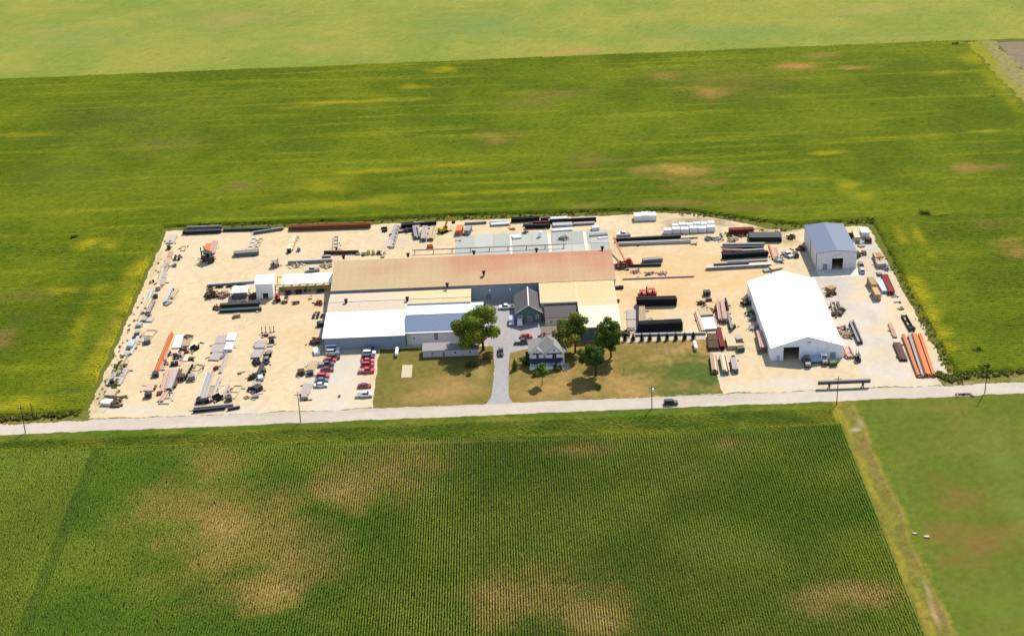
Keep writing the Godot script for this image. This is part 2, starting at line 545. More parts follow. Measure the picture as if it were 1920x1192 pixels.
	o = band("left_crop_field", -430.0, -145.5, left_far, left_near, 1.15, 0.02, {a = GREEN_DK, b = GREEN, s = GREEN_LT, sw = 0.5, grain = 0.22, h = 1.0, bump = 0.3, f = 1.2, ragged = 0.4, edge = [0, 1, 0, 1]}, [
		[165, 462, 28, 14, YEL, 0.9], [205, 463, 22, 9, YEL, 0.8], [285, 465, 22, 8, YEL, 0.35], [265, 510, 26, 28, YEL, 0.8], [245, 565, 34, 45, YEL, 0.85], [215, 640, 36, 50, YEL, 0.85], [185, 700, 34, 40, YEL, 0.7], [150, 620, 18, 60, YEL, 0.4], [115, 548, 50, 9, YEL, 0.7], [185, 547, 22, 9, YEL, 0.6],
		[40, 765, 70, 14, YEL, 0.95], [-60, 770, 90, 14, YEL, 0.9], [5, 645, 30, 24, BROWN, 0.9], [60, 600, 60, 14, C(0.068, 0.10, 0.012), 0.7], [205, 620, 14, 50, BROWN, 0.35], [40, 560, 70, 14, BROWN, 0.4], [120, 470, 14, 12, C(0.04, 0.07, 0.008), 0.5], [150, 560, 14, 50, C(0.045, 0.08, 0.009), 0.5], [170, 650, 14, 40, C(0.05, 0.085, 0.01), 0.5], [130, 735, 60, 12, C(0.05, 0.09, 0.01), 0.6]], M.field)
	tag(o, "", "", "", "structure")
	scatter("green_crop", "green crop with golden patches west of the yard", "crop", 1.0, 1.52, 0.9, 1.15, -235.0, 1e9)
	var right_far := pxline([[1600, 412], [1990, 396], [2300, 383]])
	var right_near := pxline([[1700, 712], [1780, 704], [1830, 701], [1990, 694], [2500, 673]])
	o = band("right_crop_field", 149.2, 430.0, right_far, right_near, 1.15, 0.02, {a = GREEN_DK, b = GREEN, s = GREEN_LT, sw = 0.4, grain = 0.2, h = 1.0, bump = 0.3, f = 1.1, ragged = 0.4, edge = [0, 1, 1, 0]}, [
		[1690, 445, 16, 30, YEL, 0.6], [1725, 450, 16, 32, YEL, 0.85], [1725, 555, 26, 40, YEL, 0.85], [1750, 610, 28, 45, YEL, 0.95], [1770, 655, 24, 26, YEL, 0.6], [1905, 470, 40, 18, C(0.31, 0.19, 0.05), 0.8], [1860, 425, 60, 12, BROWN, 0.4], [1850, 600, 60, 50, GREEN_DK, 0.4], [1660, 470, 12, 30, GREEN_LT, 0.6], [1800, 480, 60, 30, GREEN_LT, 0.4], [1830, 690, 50, 8, GREEN_LT, 0.6]], M.field)
	tag(o, "", "", "", "structure")
	scatter("green_crop", "green crop with golden patches east of the yard", "crop", 1.0, 1.52, 0.9, 1.15, -1e9, 215.0)
	# south of the road
	var verge_near := pxline([[-900, 892], [-200, 858], [0, 850], [600, 832], [1000, 822], [1300, 812], [1560, 800], [1575, 799]])
	o = band("road_verge", -300.0, 104.0, -457.3, verge_near, 0.9, 0.02, {a = C(0.075, 0.118, 0.012), b = C(0.13, 0.15, 0.018), s = GREEN_DK, sw = 0.4, grain = 0.25, bump = 0.22, f = 2.5}, [
		[1230, 814, 90, 5, YEL, 0.8], [900, 826, 80, 6, TAN, 0.7], [1090, 822, 90, 5, TAN, 0.6], [400, 848, 60, 6, YEL, 0.6], [620, 838, 90, 5, YEL, 0.6], [60, 865, 60, 5, YEL, 0.7], [1560, 785, 40, 18, YEL, 0.8], [1450, 806, 60, 4, YEL, 0.6], [960, 793, 130, 10, C(0.2, 0.17, 0.03), 0.7], [1500, 770, 60, 8, GREEN_LT, 0.6], [380, 830, 60, 12, BROWN, 0.6], [600, 800, 100, 6, BROWN, 0.4]], M.field)
	tag(o, "", "", "", "structure")
	o = band("field_track", 103.9, 114.2, -457.3, -300.0, 0.55, 0.02, {a = C(0.15, 0.15, 0.028), b = C(0.19, 0.17, 0.03), grain = 0.25, bump = 0.12, f = 4.0, ragged = 0.35, fn = func(x, z, c):
		var n: float = nz.get_noise_2d(x * 9.0, z * 3.0)
		var lx: float = x - 104.0 - nz.get_noise_2d(3.0, z * 2.0) * 1.6
		c = c.lerp(C(0.25, 0.21, 0.03), clamp(1.0 - abs(lx - 1.4) / 1.3 + n * 1.5, 0.0, 0.85))
		c = c.lerp(C(0.23, 0.20, 0.035), clamp(0.7 - abs(lx - 6.6) / 1.0 + n * 1.5, 0.0, 0.75))
		for rut in [4.0, 5.8]: c = c.lerp(C(0.20, 0.135, 0.055), clamp(0.75 - abs(lx - rut) / 0.5 + n * 1.5, 0.0, 0.8))
		return c.lerp(C(0.11, 0.15, 0.018), clamp((lx - 7.4) / 1.2 + n, 0.0, 1.0))}, [
		[1612, 790, 9, 12, C(0.32, 0.26, 0.15), 0.7], [1605, 806, 10, 4, C(0.46, 0.4, 0.3), 0.7], [1742, 1110, 6, 26, C(0.36, 0.27, 0.15), 0.8], [1752, 1150, 6, 36, C(0.36, 0.25, 0.14), 0.8], [1738, 1170, 6, 36, TAN, 0.7]], M.field)
	tag(o, "", "", "", "structure")
	scatter("track_grass", "dry golden grass along the field track", "grass", 0.8, 0.8, 0.42, 1.1, -1e9, 1e9, -1e9, 0.7)
	o = band("pasture", 113.3, 430.0, -457.3, -300.0, 1.1, 0.012, {a = C(0.105, 0.142, 0.018), b = C(0.135, 0.148, 0.026), grain = 0.16, bump = 0.12, f = 1.6}, [
		[1830, 1010, 110, 60, C(0.175, 0.125, 0.032), 1.0], [1800, 930, 70, 45, C(0.16, 0.125, 0.03), 0.8], [1880, 860, 40, 50, C(0.16, 0.19, 0.045), 0.7], [1690, 940, 16, 70, C(0.12, 0.19, 0.025), 0.7], [1730, 1060, 16, 60, C(0.11, 0.18, 0.02), 0.6], [1900, 940, 40, 60, C(0.15, 0.18, 0.04), 0.6], [1860, 1130, 90, 50, C(0.13, 0.17, 0.025), 0.6], [1760, 765, 120, 9, C(0.18, 0.16, 0.035), 0.6], [1700, 770, 40, 10, C(0.13, 0.17, 0.02), 0.5]], M.field)
	tag(o, "", "", "", "structure")
	scatter("pasture_grass", "short rough grass of the eastern pasture", "grass", 1.0, 0.9, 0.42, 1.1, -1e9, 185.0, -1e9, 0.75)
	var dry_soil := []
	for b in CORN_TAN: dry_soil.append([b[0], b[1], b[2], b[3], C(0.30, 0.215, 0.08), b[4]])
	o = band("corn_soil", -300.0, 103.6, verge_near, -300.0, 1.6, 0.004, {a = C(0.085, 0.08, 0.02), b = C(0.11, 0.09, 0.03), grain = 0.15, f = 2.0}, dry_soil, M.field)
	tag(o, "", "", "", "structure")

const CORN_TAN := [[450, 1010, 150, 110, 0.5], [430, 985, 75, 50, 0.8], [505, 1110, 75, 45, 0.85], [650, 920, 70, 45, 0.7], [560, 1050, 90, 60, 0.45], [340, 950, 100, 50, 0.4], [400, 880, 60, 50, 0.35], [730, 890, 90, 60, 0.4], [1000, 1120, 140, 60, 0.45], [1125, 1160, 70, 40, 0.8], [940, 1130, 70, 60, 0.6], [1360, 838, 36, 12, 0.4], [1080, 850, 70, 14, 0.4], [1610, 1118, 110, 30, 0.65], [1540, 1140, 70, 36, 0.4], [800, 870, 70, 40, 0.3]]
func corn():
	# one stretch of a row: a few plants with arched leaves; repeated along every row of the field
	var mm_mesh := []
	for variant in 3:
		var V := PackedVector3Array()
		var N := PackedVector3Array()
		for pl in 4:
			var base := Vector3(rng.randf_range(-0.03, 0.03), 0, -0.36 + 0.19 * pl + rng.randf_range(-0.03, 0.03))
			var top := rng.randf_range(1.45, 1.85)
			for lf in 8:
				var y0: float = top * (0.45 + 0.07 * lf)
				var a := rng.randf() * TAU
				var d := Vector3(cos(a) * 0.72, 0, sin(a))
				var s := Vector3(-d.z, 0, d.x) * 0.055
				var ln := rng.randf_range(0.26, 0.42)
				var b0 := base + Vector3(0, y0, 0)
				var b1 := b0 + d * ln * 0.55 + Vector3(0, 0.16, 0)
				var b2 := b0 + d * ln + Vector3(0, -0.08, 0)
				for t in [[b0 - s, b0 + s, b1 + s], [b0 - s, b1 + s, b1 - s], [b1 - s, b1 + s, b2]]:
					var n: Vector3 = (t[1] - t[0]).cross(t[2] - t[0]).normalized()
					if n.y < 0: n = -n
					n = (n + Vector3.UP).normalized()
					if (t[1] - t[0]).cross(t[2] - t[0]).dot(n) > 0: t = [t[0], t[2], t[1]]
					for q in t:
						V.append(q); N.append(n)
			var tip := base + Vector3(0, top + 0.15, 0)
			for q in [base - Vector3(0.02, 0, 0), base + Vector3(0.02, 0, 0), tip]:
				V.append(q); N.append(Vector3(0, 0.3, 0.95))
		var ar := []
		ar.resize(Mesh.ARRAY_MAX)
		ar[Mesh.ARRAY_VERTEX] = V
		ar[Mesh.ARRAY_NORMAL] = N
		var me := ArrayMesh.new()
		me.add_surface_from_arrays(Mesh.PRIMITIVE_TRIANGLES, ar)
		mm_mesh.append(me)
	var verge_near := pxline([[-200, 859], [0, 851], [600, 833], [1000, 823], [1300, 813], [1560, 801], [1575, 800]])
	var spots := []
	for b in CORN_TAN:
		var c := G(b[0], b[1])
		spots.append([c.x, c.z, abs(G(b[0] + b[2], b[1]).x - c.x), abs(G(b[0], b[1] + b[3]).z - c.z), b[4]])
	var tr := [[], [], []]
	var co := [[], [], []]
	var x := -178.0
	while x < 103.2:
		var z := zat(verge_near, x) + rng.randf() * 1.5
		while z < -322.0:
			var k := rng.randi() % 3
			var dry := 0.0
			var wob := nz.get_noise_2d(x * 5.0, z * 5.0) * 0.6 + nf.get_noise_2d(x * 0.5, z * 0.5) * 0.25
			for s in spots:
				var dx: float = (x - s[0]) / s[2]
				var dz: float = (z - s[1]) / s[3]
				var d2 := dx * dx + dz * dz
				if d2 < 2.2: dry = max(dry, (1.0 - smoothstep(-0.45, 1.5, sqrt(d2) + wob * 0.8)) * s[4] * 1.3)
			var gen := nz.get_noise_2d(x * 1.4 + 500.0, z * 1.4)
			var c := Color(0.074, 0.150, 0.012).lerp(Color(0.148, 0.215, 0.021), smoothstep(-0.4, 0.5, gen))
			if x < -136.5: c = c.lerp(Color(0.20, 0.24, 0.028), 0.35)
			elif x < -133.0: c = c.lerp(Color(0.06, 0.11, 0.015), 0.5)
			c = c.lerp(Color(0.20, 0.19, 0.03), clamp(dry * 2.2, 0.0, 1.0)).lerp(Color(0.36, 0.26, 0.075), clamp(dry * 1.0 + rng.randf_range(-0.08, 0.08), 0.0, 1.0))
			var g := rng.randf_range(0.84, 1.16)
			c = Color(c.r * g, c.g * g, c.b * g)
			var hgt := (1.0 - 0.28 * dry) * rng.randf_range(0.85, 1.12)
			if rng.randf() > 0.03 + dry * 0.03:
				var ba := Basis(Vector3.UP, rng.randf_range(-0.15, 0.15) + (PI if rng.randf() < 0.5 else 0.0)).scaled(Vector3(1.0, hgt, 1.0))
				tr[k].append(Transform3D(ba, Vector3(x + rng.randf_range(-0.04, 0.04), 0, z)))
				co[k].append(c)
			z += 0.72
		x += 0.762
	# headland: the end rows run along the road
	var hz := -452.5
	while hz < -430.0:
		var hx := -178.0
		while hx < 103.0:
			if hz < zat(verge_near, hx) - 0.5 and rng.randf() > 0.06:
				var k := rng.randi() % 3
				var gen := nz.get_noise_2d(hx * 2.5 + 80.0, hz * 5.0)
				var edge_y: float = smoothstep(3.5, 0.0, zat(verge_near, hx) - hz) * smoothstep(-0.2, 0.4, nz.get_noise_2d(hx * 2.0, 40.0))
				var c := Color(0.075, 0.125, 0.011).lerp(Color(0.16, 0.19, 0.018), smoothstep(-0.4, 0.4, gen)).lerp(Color(0.27, 0.24, 0.02), edge_y * 0.8)
				var g := rng.randf_range(0.75, 1.25)
				tr[k].append(Transform3D(Basis(Vector3.UP, PI / 2 + rng.randf_range(-0.4, 0.4)).scaled(Vector3(1.0, rng.randf_range(0.35, 0.6), 1.0)), Vector3(hx, 0, hz)))
				co[k].append(Color(c.r * g, c.g * g, c.b * g))
			hx += 0.74
		hz += 0.762
	for k in 3:
		var mm := MultiMesh.new()
		mm.transform_format = MultiMesh.TRANSFORM_3D
		mm.use_colors = true
		mm.mesh = mm_mesh[k]
		mm.instance_count = tr[k].size()
		for i in tr[k].size():
			mm.set_instance_transform(i, tr[k][i])
			mm.set_instance_color(i, co[k][i])
		var o := MultiMeshInstance3D.new()
		o.name = numbered("corn_crop")
		o.multimesh = mm
		o.material_override = M.corn
		add_child(o)
		tag(o, "rows of green corn with dry tan patches south of the road", "corn", "corn rows in the field", "stuff")

# ================================================================ yard surface, road, lawns
func yard():
	var far := pxline([[300, 434], [500, 428], [700, 421], [860, 413], [1000, 409], [1130, 405], [1190, 402], [1230, 399], [1300, 401], [1360, 411], [1430, 426], [1470, 434], [1505, 430], [1600, 423], [1625, 424], [1640, 440], [1650, 470]])
	var CR := C(0.625, 0.50, 0.325)
	var OR := C(0.595, 0.415, 0.215)
	var WH := C(0.575, 0.52, 0.45)
	var o = band("gravel_yard", -143.8, 146.5, far, -465.6, 0.9, 0.012, {a = CR, b = C(0.595, 0.465, 0.29), grain = 0.08, bump = 0.03, f = 2.0, ragged = 0.6, fn = func(x, z, c):
		# wheel tracks winding between the rows
		var t := 0.0
		for k in 2:
			var n: float = nz.get_noise_2d(x * 1.3 + 40.0 + k * 900.0 , z * 1.0 - k * 300.0)
			t = max(t, 1.0 - smoothstep(0.0, 0.03, abs(abs(n) - 0.05)))
		return c * (1.0 - 0.08 * t)}, [
		[1260, 500, 200, 60, OR, 0.9], [1250, 560, 160, 40, OR, 0.9], [1380, 520, 90, 60, OR, 0.8], [560, 560, 80, 40, C(0.57, 0.42, 0.25), 0.7], [560, 640, 60, 40, OR, 0.4], [1600, 620, 110, 110, WH, 0.95], [1560, 530, 60, 70, C(0.47, 0.43, 0.39), 0.95], [1640, 480, 30, 70, C(0.48, 0.45, 0.42), 0.95],
		[1640, 560, 40, 50, WH, 0.9], [1700, 700, 90, 40, WH, 0.9], [1500, 720, 120, 20, WH, 0.7], [1340, 690, 40, 60, C(0.56, 0.46, 0.36), 0.7], [640, 715, 75, 85, WH, 1.0], [640, 680, 40, 40, C(0.52, 0.48, 0.41), 0.8], [450, 770, 160, 10, WH, 0.8], [250, 770, 80, 12, C(0.58, 0.5, 0.40), 0.8],
		[420, 460, 60, 20, C(0.62, 0.54, 0.39), 0.6], [340, 500, 50, 40, C(0.60, 0.50, 0.35), 0.5], [260, 620, 40, 60, C(0.62, 0.52, 0.36), 0.5], [760, 450, 100, 25, C(0.52, 0.44, 0.33), 0.6], [1300, 420, 90, 12, C(0.24, 0.18, 0.12), 0.9], [1220, 410, 60, 10, C(0.42, 0.33, 0.2), 0.6], [1310, 432, 60, 8, C(0.25, 0.2, 0.1), 0.5], [1440, 430, 60, 9, C(0.26, 0.22, 0.05), 0.9], [1480, 450, 30, 10, C(0.3, 0.26, 0.1), 0.8],
		[1160, 470, 20, 40, C(0.5, 0.36, 0.22), 0.6], [1180, 640, 30, 20, OR, 0.6], [1660, 660, 30, 40, C(0.44, 0.41, 0.37), 0.5], [1640, 600, 14, 20, C(0.4, 0.37, 0.33), 0.4], [1410, 676, 10, 5, C(0.42, 0.50, 0.40), 0.7], [1380, 728, 7, 6, C(0.40, 0.55, 0.58), 0.7], [1740, 690, 20, 30, C(0.5, 0.46, 0.42), 0.6], [190, 735, 16, 50, C(0.3, 0.26, 0.1), 0.5], [290, 500, 8, 60, C(0.42, 0.33, 0.18), 0.6],
		[560, 470, 60, 18, C(0.62, 0.52, 0.36), 0.5], [480, 680, 50, 50, C(0.60, 0.49, 0.34), 0.4]], M.gravel)
	tag(o, "", "", "", "structure")
	# the road
	o = band("road", -700.0, 700.0, -465.2, -457.6, 0.9, 0.03, {a = C(0.50, 0.435, 0.365), b = C(0.54, 0.47, 0.40), s = C(0.44, 0.385, 0.325), sw = 0.6, grain = 0.06, f = 2.0, ragged = 0.35}, [], M.gravel)
	tag(o, "", "", "", "structure")
	var st := S()
	# ragged grass shoulders beside the road
	o = band("north_verge", -430.0, -143.0, -471.5, -464.6, 0.6, 0.036, {a = C(0.2, 0.17, 0.05), b = C(0.14, 0.15, 0.03), grain = 0.3, f = 5.0, bump = 0.06, ragged = 0.7}, [], M.field)
	tag(o, "", "", "", "structure")
	o = band("east_verge", 142.0, 430.0, -474.0, -465.0, 0.6, 0.036, {a = C(0.2, 0.18, 0.05), b = C(0.13, 0.15, 0.03), grain = 0.3, f = 5.0, bump = 0.06, ragged = 0.7}, [[1772, 695, 14, 22, C(0.38, 0.3, 0.16), 0.8], [1800, 718, 30, 4, C(0.4, 0.34, 0.2), 0.7]], M.field)
	tag(o, "", "", "", "structure")
	# lawns either side of the drive
	var LG := C(0.165, 0.14, 0.035)
	var LB := C(0.33, 0.21, 0.075)
	o = band("west_lawn", -47.8, -6.9, pxline([[703, 655], [925, 648]]), pxline([[700, 765.5], [912, 757]]), 0.6, 0.024, {a = LG, b = C(0.17, 0.145, 0.04), grain = 0.2, f = 5.0, bump = 0.03, ragged = 0.3}, [
		[860, 722, 70, 34, LB, 0.95], [800, 738, 70, 24, LB, 0.8], [900, 700, 20, 40, LB, 0.9], [765, 732, 14, 6, C(0.10, 0.14, 0.02), 0.8], [720, 700, 20, 30, C(0.11, 0.125, 0.025), 0.6], [790, 720, 50, 12, C(0.16, 0.14, 0.035), 0.4], [860, 745, 40, 8, C(0.22, 0.165, 0.05), 0.6], [765, 655, 22, 5, C(0.10, 0.14, 0.02), 0.7]], M.lawn)
	tag(o, "", "", "", "structure")
	o = band("east_lawn", -2.4, 69.0, pxline([[950, 645], [1040, 641], [1160, 638], [1330, 636]]), pxline([[962, 755], [1340, 738]]), 0.6, 0.024, {a = C(0.22, 0.165, 0.05), b = LB, grain = 0.2, f = 4.0, bump = 0.03, ragged = 0.3}, [
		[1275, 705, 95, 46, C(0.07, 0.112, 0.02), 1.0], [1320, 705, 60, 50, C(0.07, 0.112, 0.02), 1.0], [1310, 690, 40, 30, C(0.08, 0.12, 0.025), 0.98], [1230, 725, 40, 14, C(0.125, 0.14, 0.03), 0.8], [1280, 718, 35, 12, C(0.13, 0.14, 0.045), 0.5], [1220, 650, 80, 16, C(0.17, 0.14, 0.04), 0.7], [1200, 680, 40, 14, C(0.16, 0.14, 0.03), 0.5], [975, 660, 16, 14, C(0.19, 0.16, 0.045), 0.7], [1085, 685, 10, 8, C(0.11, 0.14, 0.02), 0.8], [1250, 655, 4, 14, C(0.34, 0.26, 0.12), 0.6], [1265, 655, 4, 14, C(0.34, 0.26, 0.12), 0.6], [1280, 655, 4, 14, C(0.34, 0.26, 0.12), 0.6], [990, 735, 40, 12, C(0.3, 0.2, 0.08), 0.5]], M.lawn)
	tag(o, "", "", "", "structure")
	# the drive and the paved court behind it
	st = S()
	var dl := [Vector3(-9.9, 0, -464.9), Vector3(-8.0, 0, -470), Vector3(-6.6, 0, -490), Vector3(-7.2, 0, -506), Vector3(-10.4, 0, -509), Vector3(-10.4, 0, -543.6)]
	var dr := [Vector3(-0.9, 0, -464.9), Vector3(-2.2, 0, -470), Vector3(-1.9, 0, -490), Vector3(-1.3, 0, -501), Vector3(11.8, 0, -506), Vector3(11.8, 0, -543.6)]
	for i in dl.size() - 1:
		var y := Vector3(0, 0.042, 0)
		slab(st, dl[i] + y, dr[i] + y, dr[i + 1] + y, dl[i + 1] + y, 0.05)
	tag(part(self, "driveway", st.commit(), M.asphalt), "", "", "", "structure")
	# concrete slab on the lawn, shrub-bed strip, apron
	st = S(); bx(st, Vector3(-37.2, 0.05, -490.4), Vector3(3.6, 0.1, 9.2))
	tag(part(self, "concrete_pad", st.commit(), M.lawn_concrete), "pale rectangular concrete pad set in the west lawn", "pad")
	st = S(); bx(st, Vector3(53.5, 0.03, -507.0), Vector3(30.5, 0.06, 3.4))
	tag(part(self, "gravel_bed", st.commit(), mat("bed", C(0.5, 0.44, 0.36), 0.95, "grain", 0.3)), "", "", "", "structure")
	st = S(); bx(st, Vector3(126.2, 0.035, -555.4), Vector3(16.5, 0.07, 7.0))
	tag(part(self, "concrete_apron", st.commit(), M.concrete), "", "", "", "structure")
	st = S(); slab(st, Vector3(17.6, 0.05, -491.5), Vector3(19.3, 0.05, -491.5), Vector3(19.3, 0.05, -486.0), Vector3(16.5, 0.05, -486.0), 0.05)
	tag(part(self, "front_path", st.commit(), M.lawn_concrete), "", "", "", "structure")
	# concrete bay behind the long building: slabs with open joints
	var bay := Node3D.new()
	bay.name = "concrete_bay"
	add_child(bay)
	tag(bay, "", "", "", "structure")
	var xs := [854.3, 888.7, 923.9, 960, 996, 1033, 1069, 1105, 1141]
	for i in 8:
		var a := G(xs[i], 441).x + 0.12
		var b := G(xs[i + 1], 441).x - 0.12
		for rr in [[-606.0, -593.2], [-592.9, -570.6]]:
			part(bay, "slab", box(Vector3(b - a, 0.16, rr[1] - rr[0])), tone("slab_grey"), Vector3((a + b) / 2, 0.08, (rr[0] + rr[1]) / 2))
	for xx in [958.0, 1031.0, 1099.0]:
		part(bay, "kerb_strip", box(Vector3(0.9 if xx < 1000 else 1.4, 0.14, 24.0)), M.concrete, Vector3(G(xx, 460).x, 0.22, -593.0))

# ================================================================ buildings
func roof_grid(parent, called, x0, x1, z0, y0, z1, y1, cols: Callable):
	# a low sloped roof sheet between z0 (high) and z1, coloured by what has weathered it
	var nx := int((x1 - x0) / 0.9) + 2
	var nyy := int(abs(z1 - z0) / 0.9) + 2
	var V := PackedVector3Array()
	var K := PackedColorArray()
	var N := PackedVector3Array()
	var n := Vector3(0, abs(z1 - z0), (y0 - y1) * sign(z1 - z0)).normalized()
	for i in nx:
		for j in nyy:
			var x: float = lerp(x0, x1, i / float(nx - 1))
			var v := j / float(nyy - 1)
			V.append(Vector3(x, lerp(y0, y1, v), lerp(z0, z1, v)))
			N.append(n)
			var g := 1.0 + (rng.randf() - 0.5) * 0.06
			var c: Color = cols.call(x, lerp(z0, z1, v))
			K.append(Color(c.r * g, c.g * g, c.b * g))
	var I := PackedInt32Array()
	for i in nx - 1:
		for j in nyy - 1:
			var a := i * nyy + j
			I.append_array([a, a + nyy, a + 1, a + 1, a + nyy, a + nyy + 1])
	var ar := []
	ar.resize(Mesh.ARRAY_MAX)
	ar[Mesh.ARRAY_VERTEX] = V; ar[Mesh.ARRAY_NORMAL] = N; ar[Mesh.ARRAY_COLOR] = K; ar[Mesh.ARRAY_INDEX] = I
	var me := ArrayMesh.new()
	me.add_surface_from_arrays(Mesh.PRIMITIVE_TRIANGLES, ar)
	part(parent, called, me, M.roof_v)
	var st := S()
	slab(st, Vector3(x0 - 0.05, y0 - 0.02, z0), Vector3(x1 + 0.05, y0 - 0.02, z0), Vector3(x1 + 0.05, y1 - 0.02, z1), Vector3(x0 - 0.05, y1 - 0.02, z1), 0.22)
	return part(parent, "roof_edge", st.commit(), M.trim_dark if called == "roof" else M.trim_white)
func roof_slab(parent, called, material, x0, x1, z0, y0, z1, y1, t = 0.18):
	var st := S()
	slab(st, Vector3(x0, y0, z0), Vector3(x1, y0, z0), Vector3(x1, y1, z1), Vector3(x0, y1, z1), t)
	return part(parent, called, st.commit(), material)
func roof_slab_x(parent, called, material, z0, z1, xa, ya, xb, yb, t = 0.18):
	var st := S()
	slab(st, Vector3(xa, ya, z0), Vector3(xb, yb, z0), Vector3(xb, yb, z1), Vector3(xa, ya, z1), t)
	return part(parent, called, st.commit(), material)
func wall_z(parent, material, x0, x1, z, h, t = 0.25, called = "wall"):       # faces z
	return part(parent, called, box(Vector3(x1 - x0, h, t)), material, Vector3((x0 + x1) / 2, h / 2, z))
func wall_x(parent, material, x, outline: Array, t = 0.25, called = "wall"):   # faces x; outline in (z, y)
	var st := S()
	ext(st, P(outline), Vector3(x - t / 2, 0, 0), Vector3(0, 0, 1), Vector3.UP, Vector3(t, 0, 0))
	return part(parent, called, st.commit(), material)
func vent(parent, at: Vector3):
	var st := S()
	bx(st, Vector3(0, 0.45, 0), Vector3(0.8, 0.9, 0.8))
	bx(st, Vector3(0, 1.25, 0), Vector3(1.25, 0.35, 1.25))
	bx(st, Vector3(0, 0.95, 0), Vector3(0.6, 0.3, 0.6))
	part(parent, "roof_vent", st.commit(), M.black, at)
func door(parent, called, at: Vector3, w, h, material, frame_mat):
	# a door standing against a wall that faces the viewer
	var d = part(parent, called, box(Vector3(w, h, 0.08)), material, at + Vector3(0, h / 2, 0.1))
	for s in [-1, 1]: part(d, "frame", box(Vector3(0.14, h + 0.14, 0.16)), frame_mat, Vector3(s * (w / 2 + 0.07), 0.07, 0.02))
	part(d, "frame", box(Vector3(w, 0.14, 0.16)), frame_mat, Vector3(0, h / 2 + 0.07, 0.02))
	return d
func gable_open(parent, material, x0, x1, eave, mid, top, z, d0, d1, dh):
	# an end wall with a real door opening; the door is rolled up under the head
	var st := S()
	ext(st, P([x0, 0, d0, 0, d0, dh, d1, dh, d1, 0, x1, 0, x1, eave, mid, top, x0, eave]), Vector3(0, 0, z), Vector3.RIGHT, Vector3.UP, Vector3(0, 0, 0.25))
	part(parent, "gable_wall", st.commit(), material)
	var f = part(parent, "overhead_door", box(Vector3(d1 - d0, 0.45, 0.5)), M.wall_grey, Vector3((d0 + d1) / 2, dh + 0.1, z - 0.3))
	for s in [-1, 1]: part(f, "door_frame", box(Vector3(0.16, dh + 0.1, 0.34)), M.trim_white, Vector3(s * ((d1 - d0) / 2 + 0.08), -dh / 2 - 0.1, 0.45))
	part(f, "door_head", box(Vector3(d1 - d0 + 0.32, 0.18, 0.34)), M.trim_white, Vector3(0, 0.0, 0.45))
func window(parent, at: Vector3, w, h):
	var f = part(parent, "window", box(Vector3(w + 0.24, h + 0.24, 0.08)), M.trim_white, at)
	for s in [-1, 1]: part(f, "pane", box(Vector3(w / 2 - 0.05, h, 0.05)), M.window, Vector3(s * w / 4, 0, 0.035))
	return f

